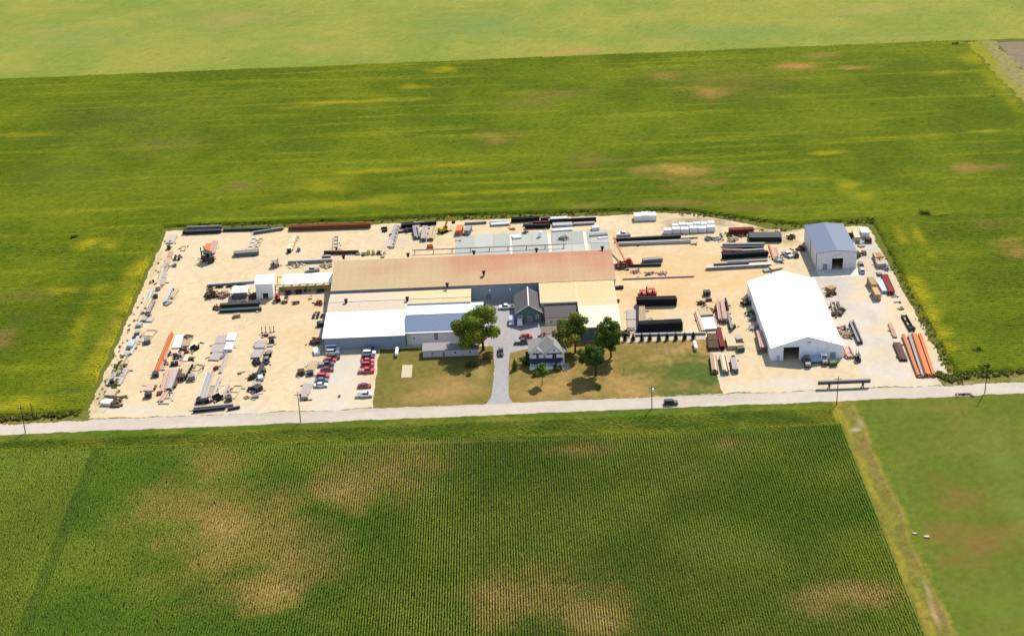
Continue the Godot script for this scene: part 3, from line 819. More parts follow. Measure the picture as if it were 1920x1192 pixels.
func buildings():
	var b
	# ----- the long workshop: rust-tinged roof, high ridge at the back
	b = thing("long_workshop", "long industrial workshop with a rust-pink to tan low roof and black ridge vents", "building")
	var X0 := -67.5
	var X1 := 39.3
	roof_grid(b, "roof", X0 - 0.2, X1 + 0.2, -566.0, 9.0, -544.2, 6.5, func(x, z):
		var w: float = nz.get_noise_2d(x * 1.6, z * 3.0) * 0.35 + nz.get_noise_2d(x * 6.0, z * 1.5) * 0.15
		var u: float = smoothstep(0.0, 1.0, (x + 74.0) / 95.0 + w) * (0.35 + 0.75 * smoothstep(-0.2, 1.1, (-548.0 - z) / 18.0 + w * 1.4))
		return C(0.40, 0.30, 0.16).lerp(C(0.36, 0.155, 0.08), clamp(u, 0.0, 1.0)) * (0.96 + 0.06 * fposmod(floor(x / 1.05) * 0.618, 1.0)))
	roof_slab(b, "back_roof", M.tan_roof, X0, X1, -566.05, 8.9, -570.2, 6.2)
	wall_z(b, M.wall_blue, X0, X1, -544.6, 6.3)
	wall_z(b, M.wall_cream, X0, X1, -570.0, 6.0)
	for x in [X0 + 0.2, X1 - 0.2]: wall_x(b, M.wall_cream, x, [-569.8, 0, -544.8, 0, -544.8, 6.2, -566.0, 8.6, -569.8, 6.0])
	for v in [[644, 484.5, 8.9], [765, 480.5, 8.9], [888.5, 476, 8.9], [1006, 471.5, 8.9], [1129.5, 468, 8.9], [907, 514, 7.8], [838.5, 537, 6.75]]:
		var g := G(v[0], v[1], v[2])
		vent(b, Vector3(g.x, v[2] - 0.15, g.z))
	for x in [G(919, 557).x, G(957, 557).x]:
		part(b, "wall_lamp", box(Vector3(0.5, 0.9, 0.3)), M.trim_white, Vector3(x, 4.2, -544.3))
	door(b, "door", Vector3(-8.5, 0, -544.5), 1.1, 2.2, M.door_dark, M.trim_dark)
	# ----- cream hall at the east end
	b = thing("cream_hall", "wide hall with a smooth cream roof beside the dark gabled office", "building")
	var cream := func(x, z):
		var w: float = nz.get_noise_2d(x * 3.0, z * 3.0) * 0.4
		return C(0.50, 0.375, 0.20).lerp(C(0.54, 0.43, 0.265), clamp((z + 535.0) / 25.0 + w, 0.0, 1.0)) if z < -524.0 else C(0.64, 0.55, 0.40)
	roof_grid(b, "cream_roof", 10.6, 24.2, -544.3, 6.38, -527.9, 5.95, cream)
	roof_grid(b, "cream_roof", 24.25, 38.6, -544.3, 6.38, -507.7, 5.4, cream)
	wall_z(b, M.wall_green, 24.0, 38.4, -508.2, 5.15)
	wall_z(b, M.wall_cream, 10.8, 24.0, -528.3, 5.7)
	wall_x(b, M.wall_cream, 38.3, [-544.0, 0, -508.4, 0, -508.4, 5.1, -544.0, 6.1])
	wall_x(b, M.wall_blue, 10.8, [-544.0, 0, -528.5, 0, -528.5, 5.65, -544.0, 6.1])
	wall_x(b, M.wall_cream, 24.2, [-528.0, 0, -508.4, 0, -508.4, 5.1, -528.0, 5.65])
	door(b, "door", Vector3(35.5, 0, -508.1), 1.1, 2.2, M.door_dark, M.trim_white)
	# ----- white-roofed hall
	b = thing("white_roof_hall", "low hall with tan ridge and dazzling white front roof by the parking", "building")
	var tanf := func(x, z):
		var w: float = nz.get_noise_2d(x * 3.0, z * 4.0) * 0.5 + nz.get_noise_2d(x * 12.0, z * 2.0) * 0.2
		return C(0.46, 0.38, 0.29).lerp(C(0.53, 0.40, 0.235), clamp((x + 45.0) / 12.0 + w, 0.0, 1.0))
	roof_grid(b, "tan_roof", -67.6, -15.0, -543.9, 5.5, -534.85, 6.2, tanf)
	roof_grid(b, "tan_roof", -67.6, -38.4, -534.8, 6.2, -527.4, 5.8, tanf)
	roof_grid(b, "tan_roof", -38.4, -15.0, -534.8, 6.2, -531.6, 6.0, tanf)
	roof_slab(b, "ridge_cap", M.trim_dark, -67.6, -15.0, -534.95, 6.24, -534.7, 6.24, 0.05)
	roof_slab(b, "white_roof", M.white_roof, -67.9, -38.3, -527.35, 5.8, -508.2, 5.0)
	wall_z(b, M.wall_blue, -67.8, -38.2, -508.7, 4.8)
	wall_z(b, M.wall_cream, -38.2, -15.2, -531.9, 5.7)
	wall_x(b, M.wall_blue, -67.7, [-544.0, 0, -508.8, 0, -508.8, 4.75, -527.4, 5.55, -534.8, 5.95, -544.0, 5.25])
	wall_x(b, M.wall_cream, -15.2, [-544.0, 0, -531.9, 0, -531.9, 5.7, -534.8, 5.95, -544.0, 5.25])
	for v in [[648.6, 567, 6.3], [763.6, 563, 6.3]]:
		var g := G(v[0], v[1], v[2])
		vent(b, Vector3(g.x, v[2] - 0.15, g.z))
	part(b, "downpipe", box(Vector3(0.16, 4.7, 0.16)), M.trim_dark, Vector3(-67.5, 2.35, -508.45))
	# ----- hall with the blue-grey gable roof and its low front annexe
	b = thing("blue_roof_hall", "tall grey hall with blue-grey gabled metal roof beside the big tree", "building")
	roof_slab(b, "back_roof", M.pale_blue_roof, -38.3, -10.3, -520.55, 7.0, -532.3, 5.2)
	roof_slab(b, "front_roof", M.blue_roof, -38.3, -10.3, -520.45, 7.0, -509.8, 5.2)
	roof_slab(b, "ridge_cap", M.trim_white, -38.3, -10.3, -520.75, 7.06, -520.25, 7.06, 0.06)
	roof_slab(b, "gutter", M.trim_white, -38.3, -10.3, -509.78, 5.15, -509.35, 5.12, 0.2)
	wall_z(b, M.wall_grey, -38.0, -10.6, -510.3, 5.0)
	for x in [-37.9, -10.7]: wall_x(b, M.wall_grey, x, [-532.0, 0, -510.4, 0, -510.4, 5.0, -520.5, 6.75, -532.0, 5.0])
	wall_z(b, M.wall_grey, -38.0, -10.6, -532.0, 4.9)
	door(b, "louvre", Vector3(-27.4, 1.75, -510.2), 0.9, 3.1, M.door_dark, M.trim_dark)
	window(b, Vector3(-35.3, 2.6, -510.15), 0.6, 0.6)
	var st := S()
	b = thing("low_annexe", "low grey flat-roofed annexe in the shade of the big tree", "building", Vector3(-22.1, 0, -502.7))
	mat("annexe_wall", C(0.50, 0.47, 0.46), 0.8, "soft", 0.3)
	part(b, "wall", box(Vector3(19.6, 2.6, 5.2)), M.annexe_wall, Vector3(0, 1.3, 0))
	slab(st, Vector3(-10.0, 2.95, -2.9), Vector3(10.0, 2.95, -2.9), Vector3(10.0, 2.72, 2.9), Vector3(-10.0, 2.72, 2.9), 0.16)
	part(b, "roof", st.commit(), mat("shingle", C(0.30, 0.28, 0.28), 0.9, "fine", 0.5))
	for x in [-6.4, 1.6, 6.9]: window(b, Vector3(x, 1.5, 2.62), 0.9, 0.8)
	door(b, "door", Vector3(-2.4, 0, 2.56), 1.0, 2.1, M.door_dark, M.trim_white)
	# ----- dark gabled office
	b = thing("gabled_office", "small dark gabled building with slate roof and green front in the paved court", "building")
	roof_slab_x(b, "roof_slope", M.slate_roof, -539.2, -523.4, 6.2, 7.3, 1.0, 4.1)
	roof_slab_x(b, "roof_slope", M.slate_roof, -539.2, -523.4, 6.2, 7.3, 11.2, 4.1)
	st = S(); bx(st, Vector3(6.2, 7.33, -531.3), Vector3(0.4, 0.12, 15.8)); part(b, "ridge_cap", st.commit(), M.wall_grey)
	st = S(); ext(st, P([1.6, 0, 10.6, 0, 10.6, 4.15, 6.2, 6.95, 1.6, 4.15]), Vector3(0, 0, -524.3), Vector3.RIGHT, Vector3.UP, Vector3(0, 0, 0.25)); part(b, "gable_wall", st.commit(), M.wall_green)
	st = S(); ext(st, P([1.6, 0, 10.6, 0, 10.6, 4.15, 6.2, 6.95, 1.6, 4.15]), Vector3(0, 0, -538.9), Vector3.RIGHT, Vector3.UP, Vector3(0, 0, 0.25)); part(b, "gable_wall", st.commit(), M.wall_green)
	for x in [1.75, 10.45]: wall_x(b, M.wall_green, x, [-538.7, 0, -524.4, 0, -524.4, 4.1, -538.7, 4.1])
	door(b, "double_door", Vector3(6.5, 0, -524.1), 2.4, 3.0, M.door_dark, M.trim_dark)
	window(b, Vector3(3.1, 2.3, -524.0), 1.1, 1.2)
	window(b, Vector3(9.3, 2.3, -524.0), 0.9, 1.2)
	for s in [-1, 1]:
		st = S(); bar(st, Vector3(6.2, 7.2, -523.5), Vector3(6.2 + s * 5.1, 4.0, -523.5), 0.14, 0.3); part(b, "barge_board", st.commit(), M.wall_grey)
	# ----- slate lean-to and small porch
	b = thing("slate_annexe", "cream-walled annexe with a dark slate lean-to roof behind the farmhouse", "building")
	roof_slab(b, "roof", M.slate_roof, 11.9, 23.7, -528.4, 5.2, -520.2, 3.6)
	wall_z(b, M.wall_cream, 12.1, 23.5, -520.7, 3.5)
	wall_x(b, M.wall_cream, 12.2, [-528.2, 0, -520.8, 0, -520.8, 3.5, -528.2, 4.9])
	wall_x(b, M.wall_cream, 23.4, [-528.2, 0, -520.8, 0, -520.8, 3.5, -528.2, 4.9])
	window(b, Vector3(14.2, 1.8, -520.5), 1.0, 1.0)
	door(b, "door", Vector3(17.0, 0, -520.6), 1.0, 2.1, M.door_dark, M.trim_dark)
	b = thing("garden_shed", "small flat brown-roofed shed behind the white farmhouse", "shed", Vector3(13.0, 0, -512.6))
	part(b, "wall", box(Vector3(5.2, 2.4, 4.8)), M.wall_cream, Vector3(0, 1.2, 0))
	part(b, "roof", box(Vector3(5.8, 0.2, 5.6)), mat("shed_roof", C(0.22, 0.17, 0.14), 0.9, "fine", 0.4), Vector3(0, 2.5, 0))
	door(b, "door", Vector3(0.5, 0, 2.4), 1.0, 2.0, M.door_dark, M.trim_white)
	# ----- white fabric hall
	b = thing("white_hall", "big white gabled hall with a black overhead door and snow-white roof", "building")
	var tx0 := 88.6
	var tx1 := 113.6
	var tm := 101.1
	roof_slab_x(b, "roof_slope", M.tent, -541.4, -487.1, tm, 8.85, tx0 - 0.15, 4.9)
	roof_slab_x(b, "roof_slope", M.tent, -541.4, -487.1, tm, 8.85, tx1 + 0.15, 4.9)
	st = S(); ext(st, P([tx0, 0, tx1, 0, tx1, 4.75, tm, 8.62, tx0, 4.75]), Vector3(0, 0, -541.1), Vector3.RIGHT, Vector3.UP, Vector3(0, 0, 0.25)); part(b, "gable_wall", st.commit(), M.wall_tent)
	for x in [tx0 + 0.12, tx1 - 0.12]: wall_x(b, M.wall_white, x, [-540.8, 0, -487.7, 0, -487.7, 4.7, -540.8, 4.7])
	var d0 := G(1469, 676).x
	var d1 := G(1499, 676).x
	gable_open(b, M.wall_tent, tx0, tx1, 4.75, tm, 8.62, -487.6, d0, d1, 5.0)
	door(b, "side_door", Vector3(G(1459.5, 676).x, 0, -487.4), 1.0, 2.1, M.blue_tarp, M.trim_white)
	part(b, "blue_panel", box(Vector3(1.9, 2.2, 0.1)), M.wall_blue, Vector3(G(1562, 671).x, 1.3, -487.28))
	part(b, "red_sign", box(Vector3(1.2, 0.35, 0.06)), M.red_paint, Vector3(G(1516, 673).x, 6.6, -487.3))
	# ----- blue-roofed steel building
	b = thing("steel_building", "tall grey-walled steel building with blue-grey roof at the back corner of the yard", "building")
	roof_slab_x(b, "roof_slope", M.steel_roof, -586.2, -559.0, 125.7, 8.1, 117.9, 7.2)
	roof_slab_x(b, "roof_slope", M.steel_roof, -586.2, -559.0, 125.7, 8.1, 133.5, 7.2)
	st = S(); ext(st, P([118.1, 0, 133.3, 0, 133.3, 7.1, 125.7, 7.95, 118.1, 7.1]), Vector3(0, 0, -586.0), Vector3.RIGHT, Vector3.UP, Vector3(0, 0, 0.25)); part(b, "gable_wall", st.commit(), M.wall_grey)
	for x in [118.2, 133.2]: wall_x(b, M.wall_grey, x, [-585.7, 0, -559.6, 0, -559.6, 7.05, -585.7, 7.05])
	gable_open(b, M.wall_grey, 118.1, 133.3, 7.1, 125.7, 7.95, -559.5, G(1569, 502).x - 2.15, G(1569, 502).x + 2.15, 4.6)
	door(b, "side_door", Vector3(G(1546.5, 504).x, 0, -559.3), 1.1, 2.2, M.wall_blue, M.trim_dark)
	part(b, "downpipe", box(Vector3(0.2, 6.9, 0.2)), M.door_dark, Vector3(117.9, 3.45, -559.6))
	part(b, "downpipe", box(Vector3(0.2, 6.9, 0.2)), M.door_dark, Vector3(117.95, 3.45, -572.0))
	part(b, "wall_sign", box(Vector3(2.6, 0.5, 0.06)), M.concrete, Vector3(125.6, 6.0, -559.2))
	# ----- the block-shaped shed west of the workshop
	b = thing("block_shed", "small white block-shaped shed with a dark doorway among the yard stock", "shed")
	roof_slab(b, "roof", M.white_roof, -97.5, -90.4, -560.6, 6.9, -553.1, 6.4)
	gable_open(b, M.wall_white, -97.2, -90.7, 6.2, -94.0, 6.2, -553.6, -94.75, -92.65, 2.4)
	for x in [-97.1, -90.8]: wall_x(b, M.wall_white, x, [-560.2, 0, -553.6, 0, -553.6, 6.2, -560.2, 6.65])
	wall_z(b, M.wall_white, -97.2, -90.7, -560.2, 6.6)
	# ----- white canopy on yellow posts
	b = thing("white_canopy", "open white-roofed canopy on yellow steel posts beside the long workshop", "canopy")
	roof_slab(b, "roof", M.tent, -88.2, -68.4, -566.6, 3.9, -558.4, 3.5)
	var px := -90.5
	while px < -68.5:
		for z in [-565.8, -558.8]: part(b, "post", box(Vector3(0.3, 3.4, 0.3)), M.yellow_frame, Vector3(px, 1.7, z))
		px += 3.1
	for z in [-565.8, -558.8]: part(b, "beam", box(Vector3(22.0, 0.35, 0.25)), M.yellow_frame, Vector3(-79.6, 3.22, z))
	for x in [-90.5, -81.2, -71.9]: part(b, "cross_beam", box(Vector3(0.25, 0.25, 6.8)), M.yellow_frame, Vector3(x, 2.9, -562.3))
	part(b, "rail", box(Vector3(22.0, 0.25, 0.2)), M.yellow_frame, Vector3(-79.6, 1.2, -558.55))
	zone(360, 400)
	var c0 := ZP(430, 890, 3.0)
	var c1 := ZP(610, 890, 3.0)
	b = thing("small_canopy", "small pale-roofed canopy over dark stock beside the scrap heaps", "canopy", Vector3((c0.x + c1.x) / 2, 0, c0.z - 3.0))
	part(b, "roof", box(Vector3(c1.x - c0.x, 0.2, 6.0)), M.tent, Vector3(0, 3.0, 0))
	for sx in [-1, 1]:
		for sz in [-1, 1]: part(b, "post", box(Vector3(0.22, 2.9, 0.22)), M.trim_dark, Vector3(sx * (c1.x - c0.x - 0.6) / 2, 1.45, sz * 2.7))
	# ----- travelling-crane runway behind the long workshop: one long rail on short posts
	b = thing("crane_runway", "thin grey crane rail on posts along the back of the long workshop", "crane rail")
	part(b, "rail", box(Vector3(62.0, 0.35, 0.3)), M.steel_grey1, Vector3(-8.0, 1.7, -589.6))
	for i in 9: part(b, "post", box(Vector3(0.3, 1.55, 0.3)), M.steel_grey0, Vector3(-38.0 + i * 7.5, 0.775, -589.6))

func house():
	var b = thing("farmhouse", "white two-storey farmhouse with grey gables and a dark blue porch roof", "house")
	var x0 := 5.6
	var x1 := 17.6
	var zf := -490.6
	var zb := -499.6
	var H := 5.3
	part(b, "wall", box(Vector3(x1 - x0, H, zf - zb)), M.wall_white, Vector3((x0 + x1) / 2, H / 2, (zf + zb) / 2))
	# hipped main roof
	var st := S()
	var pk := Vector3(12.0, 8.9, -495.6)
	var e := 0.45
	var cs := [Vector3(x0 - e, H - 0.1, zb - e), Vector3(x1 + e, H - 0.1, zb - e), Vector3(x1 + e, H - 0.1, zf + e), Vector3(x0 - e, H - 0.1, zf + e)]
	for i in 4:
		var p: Vector3 = cs[i]
		var q: Vector3 = cs[(i + 1) % 4]
		var n := (q - p).cross(pk - p).normalized()
		if n.y < 0: n = -n
		tri(st, p, q, pk, n)
	tri(st, cs[0], cs[1], cs[2], Vector3.DOWN); tri(st, cs[0], cs[2], cs[3], Vector3.DOWN)
	part(b, "main_roof", st.commit(), M.house_roof)
	# two front gables
	for g in [[14.1, 2.9, 8.3, 0.9], [8.3, 1.9, 6.9, 0.6]]:
		var gx: float = g[0]
		var gw: float = g[1]
		var gh: float = g[2]
		var zz: float = zf + g[3]
		st = S(); ext(st, P([gx - gw, 0, gx + gw, 0, gx + gw, H - 0.05, gx, gh - 0.2, gx - gw, H - 0.05]), Vector3(0, 0, zz - 0.3), Vector3.RIGHT, Vector3.UP, Vector3(0, 0, 0.3))
		part(b, "gable_wall", st.commit(), M.wall_white)
		for s in [-1, 1]: roof_slab_x(b, "gable_roof", M.house_roof, -495.5, zz + 0.4, gx, gh, gx + s * (gw + 0.45), H - 0.25, 0.14)
		part(b, "eave_band", box(Vector3(gw * 1.75, 0.34, 0.3)), M.porch_roof, Vector3(gx, H - 0.3, zz + 0.14))
		window(b, Vector3(gx, 4.0, zz + 0.03), 0.95 if gw < 2.5 else 1.5, 1.4)
	window(b, Vector3(14.1, 6.3, zf + 0.93), 0.5, 0.7)
	# porch
	st = S()
	slab(st, Vector3(5.4, 3.3, zf + 0.9), Vector3(16.9, 3.3, zf + 0.9), Vector3(17.2, 2.55, zf + 3.1), Vector3(5.1, 2.55, zf + 3.1), 0.15)
	part(b, "porch_roof", st.commit(), M.porch_roof)
	part(b, "porch_floor", box(Vector3(11.6, 0.35, 2.2)), M.wall_white, Vector3(11.2, 0.175, zf + 1.95))
	part(b, "porch_rail", box(Vector3(11.0, 0.75, 0.1)), M.trim_white, Vector3(11.2, 0.73, zf + 2.95))
	for i in 5: part(b, "porch_post", box(Vector3(0.2, 2.3, 0.2)), M.trim_white, Vector3(5.8 + i * 2.7, 1.5, zf + 2.8))
	door(b, "front_door", Vector3(11.2, 0.35, zf), 1.0, 2.1, M.door_dark, M.trim_white)
	for x in [7.4, 14.6]: window(b, Vector3(x, 1.7, zf + 0.95), 1.2, 1.3)
	for z in [-493.0, -497.0]:
		var w = part(b, "window", box(Vector3(0.1, 1.3, 1.1)), M.window, Vector3(x0 - 0.02, 3.9, z))
		part(w, "frame", box(Vector3(0.08, 1.6, 1.4)), M.trim_white, Vector3(0.03, 0, 0))
	# rear wing
	part(b, "rear_wing", box(Vector3(6.4, 3.4, 7.0)), M.wall_white, Vector3(15.6, 1.7, -502.6))
	for s in [-1, 1]: roof_slab_x(b, "rear_roof", M.house_roof, -506.4, -499.0, 15.6, 5.4, 15.6 + s * 3.8, 3.2, 0.14)
	part(b, "chimney", box(Vector3(0.7, 1.6, 0.7)), mat("brick", C(0.26, 0.12, 0.08), 0.9, "fine", 0.8), Vector3(11.0, 8.8, -497.2))
	# bay on the west side
	part(b, "side_bay", box(Vector3(1.2, 2.6, 3.0)), M.wall_white, Vector3(5.1, 1.3, -494.6))
	part(b, "bay_roof", box(Vector3(1.6, 0.16, 3.4)), M.porch_roof, Vector3(5.0, 2.68, -494.6))

# ================================================================ trees and plants
func leaf_mesh(count, clumps: Array, size, cols: Array, up = 0.25) -> ArrayMesh:
	# many leaf-sized faces spread through the volume of several clumps: [centre, radius]
	var V := PackedVector3Array()
	var N := PackedVector3Array()
	var K := PackedColorArray()
	var tot := 0.0
	for c in clumps: tot += pow(c[1], 2.0)
	for c in clumps:
		var k := int(count * pow(c[1], 2.0) / tot)
		var ctone: Color = cols[rng.randi() % cols.size()]
		var ct := rng.randf_range(0.85, 1.15)
		for i in k:
			var d := Vector3(rng.randfn(), rng.randfn(), rng.randfn()).normalized()
			var r: float = c[1] * pow(rng.randf(), 0.38)
			var p: Vector3 = c[0] + d * r * Vector3(1, 0.8, 1)
			var n := (d + Vector3(rng.randfn(), rng.randfn(), rng.randfn()) * 0.55 + Vector3(0, up, 0)).normalized()
			var t := n.cross(Vector3(rng.randfn(), rng.randfn(), rng.randfn())).normalized()
			var s := n.cross(t)
			var z: float = size * rng.randf_range(0.6, 1.3)
			var col := ctone.lerp(cols[rng.randi() % cols.size()], 0.4)
			var g := ct * rng.randf_range(0.75, 1.25)
			col = Color(col.r * g, col.g * g, col.b * g)
			var tr := [p - t * z - s * z * 0.5, p + s * z, p + t * z - s * z * 0.4]
			if (tr[1] - tr[0]).cross(tr[2] - tr[0]).dot(n) > 0: tr = [tr[0], tr[2], tr[1]]
			for q in tr:
				V.append(q); N.append(n); K.append(col)
	var ar := []
	ar.resize(Mesh.ARRAY_MAX)
	ar[Mesh.ARRAY_VERTEX] = V; ar[Mesh.ARRAY_NORMAL] = N; ar[Mesh.ARRAY_COLOR] = K
	var me := ArrayMesh.new()
	me.add_surface_from_arrays(Mesh.PRIMITIVE_TRIANGLES, ar)
	return me
func tree(called, label, at: Vector3, h, rad, cols, count, trunk_r = 0.4, bare = 0.28, spread = 1.0, group = "", off = 0.0):
	var t = thing(called, label, "tree", at, 0.0, group)
	var st := S()
	var fork := Vector3(rng.randf_range(-0.2, 0.2), h * bare, rng.randf_range(-0.2, 0.2))
	cone(st, Vector3(0, -0.1, 0), fork, trunk_r, trunk_r * 0.75, 9)
	cone(st, fork, Vector3(fork.x, h * 0.75, fork.z), trunk_r * 0.75, trunk_r * 0.2, 7)
	var clumps := []
	var cy: float = h * (bare + 1.0) / 2.0
	var ry: float = h * (1.0 - bare) / 2.0
	for i in 34:
		var d := Vector3(rng.randfn(), rng.randfn(), rng.randfn()).normalized()
		var f := rng.randf_range(0.35, 0.86) if i > 5 else rng.randf_range(0.0, 0.4)
		var p := Vector3(off + d.x * rad * f * spread, cy + d.y * ry * f, d.z * rad * f)
		clumps.append([p, rad * rng.randf_range(0.24, 0.40)])
		if i < 9: cone(st, fork + Vector3(0, rng.randf() * h * 0.2, 0), p, trunk_r * 0.35, trunk_r * 0.06, 5)
	part(t, "trunk", st.commit(), M.bark)
	part(t, "crown", leaf_mesh(count, clumps, 0.30, cols), M.leaf)
	return t
func conifer(called, label, cat, at: Vector3, h, rad, cols, count, group = ""):
	var t = thing(called, label, cat, at, 0.0, group)
	var st := S()
	cone(st, Vector3(0, -0.05, 0), Vector3(0, h * 0.9, 0), 0.12, 0.03, 6)
	part(t, "trunk", st.commit(), M.bark)
	var cl := []
	for i in 9:
		var v := i / 8.0
		cl.append([Vector3(rng.randf_range(-0.1, 0.1), h * (0.14 + 0.8 * v), rng.randf_range(-0.1, 0.1)), rad * (1.0 - 0.8 * v)])
	part(t, "foliage", leaf_mesh(count, cl, 0.14, cols), M.leaf)
	return t
func bush(called, label, at: Vector3, w, h, cols, count, group = ""):
	var t = thing(called, label, "bush", at, 0.0, group)
	var cl := []
	var st := S()
	for i in 9:
		var p := Vector3(rng.randf_range(-1, 1) * w * 0.5, h * rng.randf_range(0.3, 0.75), rng.randf_range(-1, 1) * w * 0.4)
		cl.append([p, h * rng.randf_range(0.3, 0.45)])
		cone(st, Vector3(p.x * 0.3, 0, p.z * 0.3), p, 0.06, 0.02, 5)
	part(t, "stem", st.commit(), M.bark)
	part(t, "foliage", leaf_mesh(count, cl, 0.18, cols), M.leaf)
	return t
func trees():
	var gold := [C(0.15, 0.20, 0.022), C(0.21, 0.22, 0.022), C(0.10, 0.15, 0.02)]
	var dark := [C(0.06, 0.10, 0.02), C(0.08, 0.12, 0.022), C(0.045, 0.08, 0.017)]
	var mid := [C(0.09, 0.13, 0.02), C(0.075, 0.11, 0.018), C(0.05, 0.085, 0.016)]
	var warm := [C(0.24, 0.20, 0.03), C(0.13, 0.15, 0.024), C(0.08, 0.12, 0.02)]
	tree("shade_tree", "large broad yellow-green tree beside the blue-roofed hall", G(906, 656), 18.0, 8.6, gold, 22000, 0.6, 0.10, 1.05, "", -1.9)
	tree("yard_tree", "tall tree with golden-tinged crown behind the farmhouse", G(1079, 661), 16.2, 6.4, warm, 13000, 0.42, 0.14, 1.0, "", -1.2)
	tree("lawn_tree", "dense dark tree beside the cream hall wall", G(1146, 670), 15.2, 5.6, mid, 13000, 0.4, 0.11, 1.0, "", -0.9)
	var t4 = tree("lawn_tree", "forked dark tree standing alone on the dry front lawn", G(1117, 705), 13.6, 5.2, dark, 12000, 0.36, 0.16, 1.0, "", -1.2)
	tree("young_tree", "small bright green tree in front of the farmhouse porch", G(1016.5, 721), 8.6, 2.2, [C(0.13, 0.19, 0.035), C(0.10, 0.15, 0.03)], 3000, 0.13, 0.28)
	conifer("garden_conifer", "small dark cone-shaped evergreen between driveway and farmhouse", "tree", G(965.5, 693), 4.6, 1.35, dark, 1500)
	bush("house_bush", "dark rounded bush against the west side of the farmhouse", G(985, 683), 3.4, 3.6, dark, 1500)
	bush("house_bush", "low dark hedge bush below the porch rail", G(1003, 702), 5.0, 1.8, dark, 1400)
	bush("house_bush", "dark bush by the east end of the porch", G(1045, 694), 3.0, 1.7, dark, 1200)
	bush("lawn_shrub", "low grey-green shrub at the edge of the big tree's shade", G(884, 686), 3.6, 2.2, mid, 1200)
	bush("lawn_shrub", "dry brownish shrub beside the big tree trunk", G(915, 672), 3.6, 1.8, [C(0.2, 0.15, 0.06), C(0.12, 0.11, 0.04)], 900)
	bush("lawn_shrub", "small dark shrub near the forked tree by the road", G(1121, 728), 1.8, 1.8, dark, 600)
	bush("lawn_shrub", "tiny shrub standing on the dry grass beside the driveway", G(879, 704), 1.6, 0.9, mid, 400)
	zone(1100, 540)
	for p in [[430, 590], [520, 588], [618, 587], [710, 585], [808, 584], [900, 582], [998, 580], [1097, 577], [1192, 568]]:
		var g := ZP(p[0], p[1])
		conifer("row_shrub", "small dark cone-shaped evergreen in the row along the gravel bed", "shrub", g, 3.1, 0.95, [C(0.018, 0.03, 0.012), C(0.028, 0.04, 0.015)], 750, "row of nine evergreen shrubs")
	bush("field_bush", "lone dark bush growing in the crop field west of the yard", G(138, 449), 2.6, 2.6, dark, 700)
	bush("field_bush", "lone dark bush in the crop north-east of the steel building", G(1734, 405), 3.0, 3.2, dark, 800)
	bush("field_bush", "dark bush in the crop beside the utility pole", G(1834, 662), 3.2, 2.2, dark, 700)
	bush("field_bush", "low dark bush at the road edge of the eastern crop", G(1850, 694), 4.2, 2.0, dark, 900)
	bush("field_bush", "tiny bush at the far corner of the green field", G(1792, 87), 3.6, 2.4, dark, 500)
	# weeds round the edges of yard and fields
	var we := [[G(313, 427), G(700, 413), 60, 0.7], [G(700, 413), G(1230, 395), 130, 0.8], [G(1230, 394), G(1500, 424), 70, 0.8], [G(1664, 470), G(1714, 570), 60, 0.6], [G(1714, 570), G(1786, 700), 100, 0.65], [G(1770, 706), G(1920, 698), 110, 1.0], [G(0, 786), G(150, 774), 130, 1.1], [G(180, 765), G(300, 480), 40, 0.6], [G(205, 745), G(225, 680), 60, 0.9], [G(1750, 700), G(1800, 715), 60, 0.9], [G(1640, 415), G(1510, 425), 60, 1.0], [G(1340, 445), G(1480, 430), 70, 0.8], [G(150, 480), G(120, 690), 30, 0.8], [G(1700, 480), G(1840, 690), 60, 0.8], [G(1790, 140), G(1890, 200), 40, 1.2]]
	var tuft := leaf_mesh(40, [[Vector3(0, 0.5, 0), 0.5], [Vector3(0.4, 0.4, 0.2), 0.4]], 0.2, [Color.WHITE])
	var mm := MultiMesh.new()
	mm.transform_format = MultiMesh.TRANSFORM_3D
	mm.use_colors = true
	mm.mesh = tuft
	var n := 0
	for w in we: n += w[2]
	mm.instance_count = n
	var k := 0
	for w in we:
		for i in w[2]:
			var p: Vector3 = w[0].lerp(w[1], rng.randf()) + Vector3(rng.randfn() * 0.9, 0, rng.randfn() * 1.2)
			var s: float = w[3] * rng.randf_range(0.5, 1.4)
			mm.set_instance_transform(k, Transform3D(Basis(Vector3.UP, rng.randf() * TAU).scaled(Vector3(s * 1.3, s, s * 1.3)), p))
			mm.set_instance_color(k, C(0.055, 0.085, 0.012).lerp(C(0.19, 0.17, 0.04), pow(rng.randf(), 1.4)))
			k += 1
	var o := MultiMeshInstance3D.new()
	o.name = "weeds"
	o.multimesh = mm
	o.material_override = M.leaf
	add_child(o)
	tag(o, "rough weeds and tall grass along the field and yard edges", "weeds", "", "stuff")

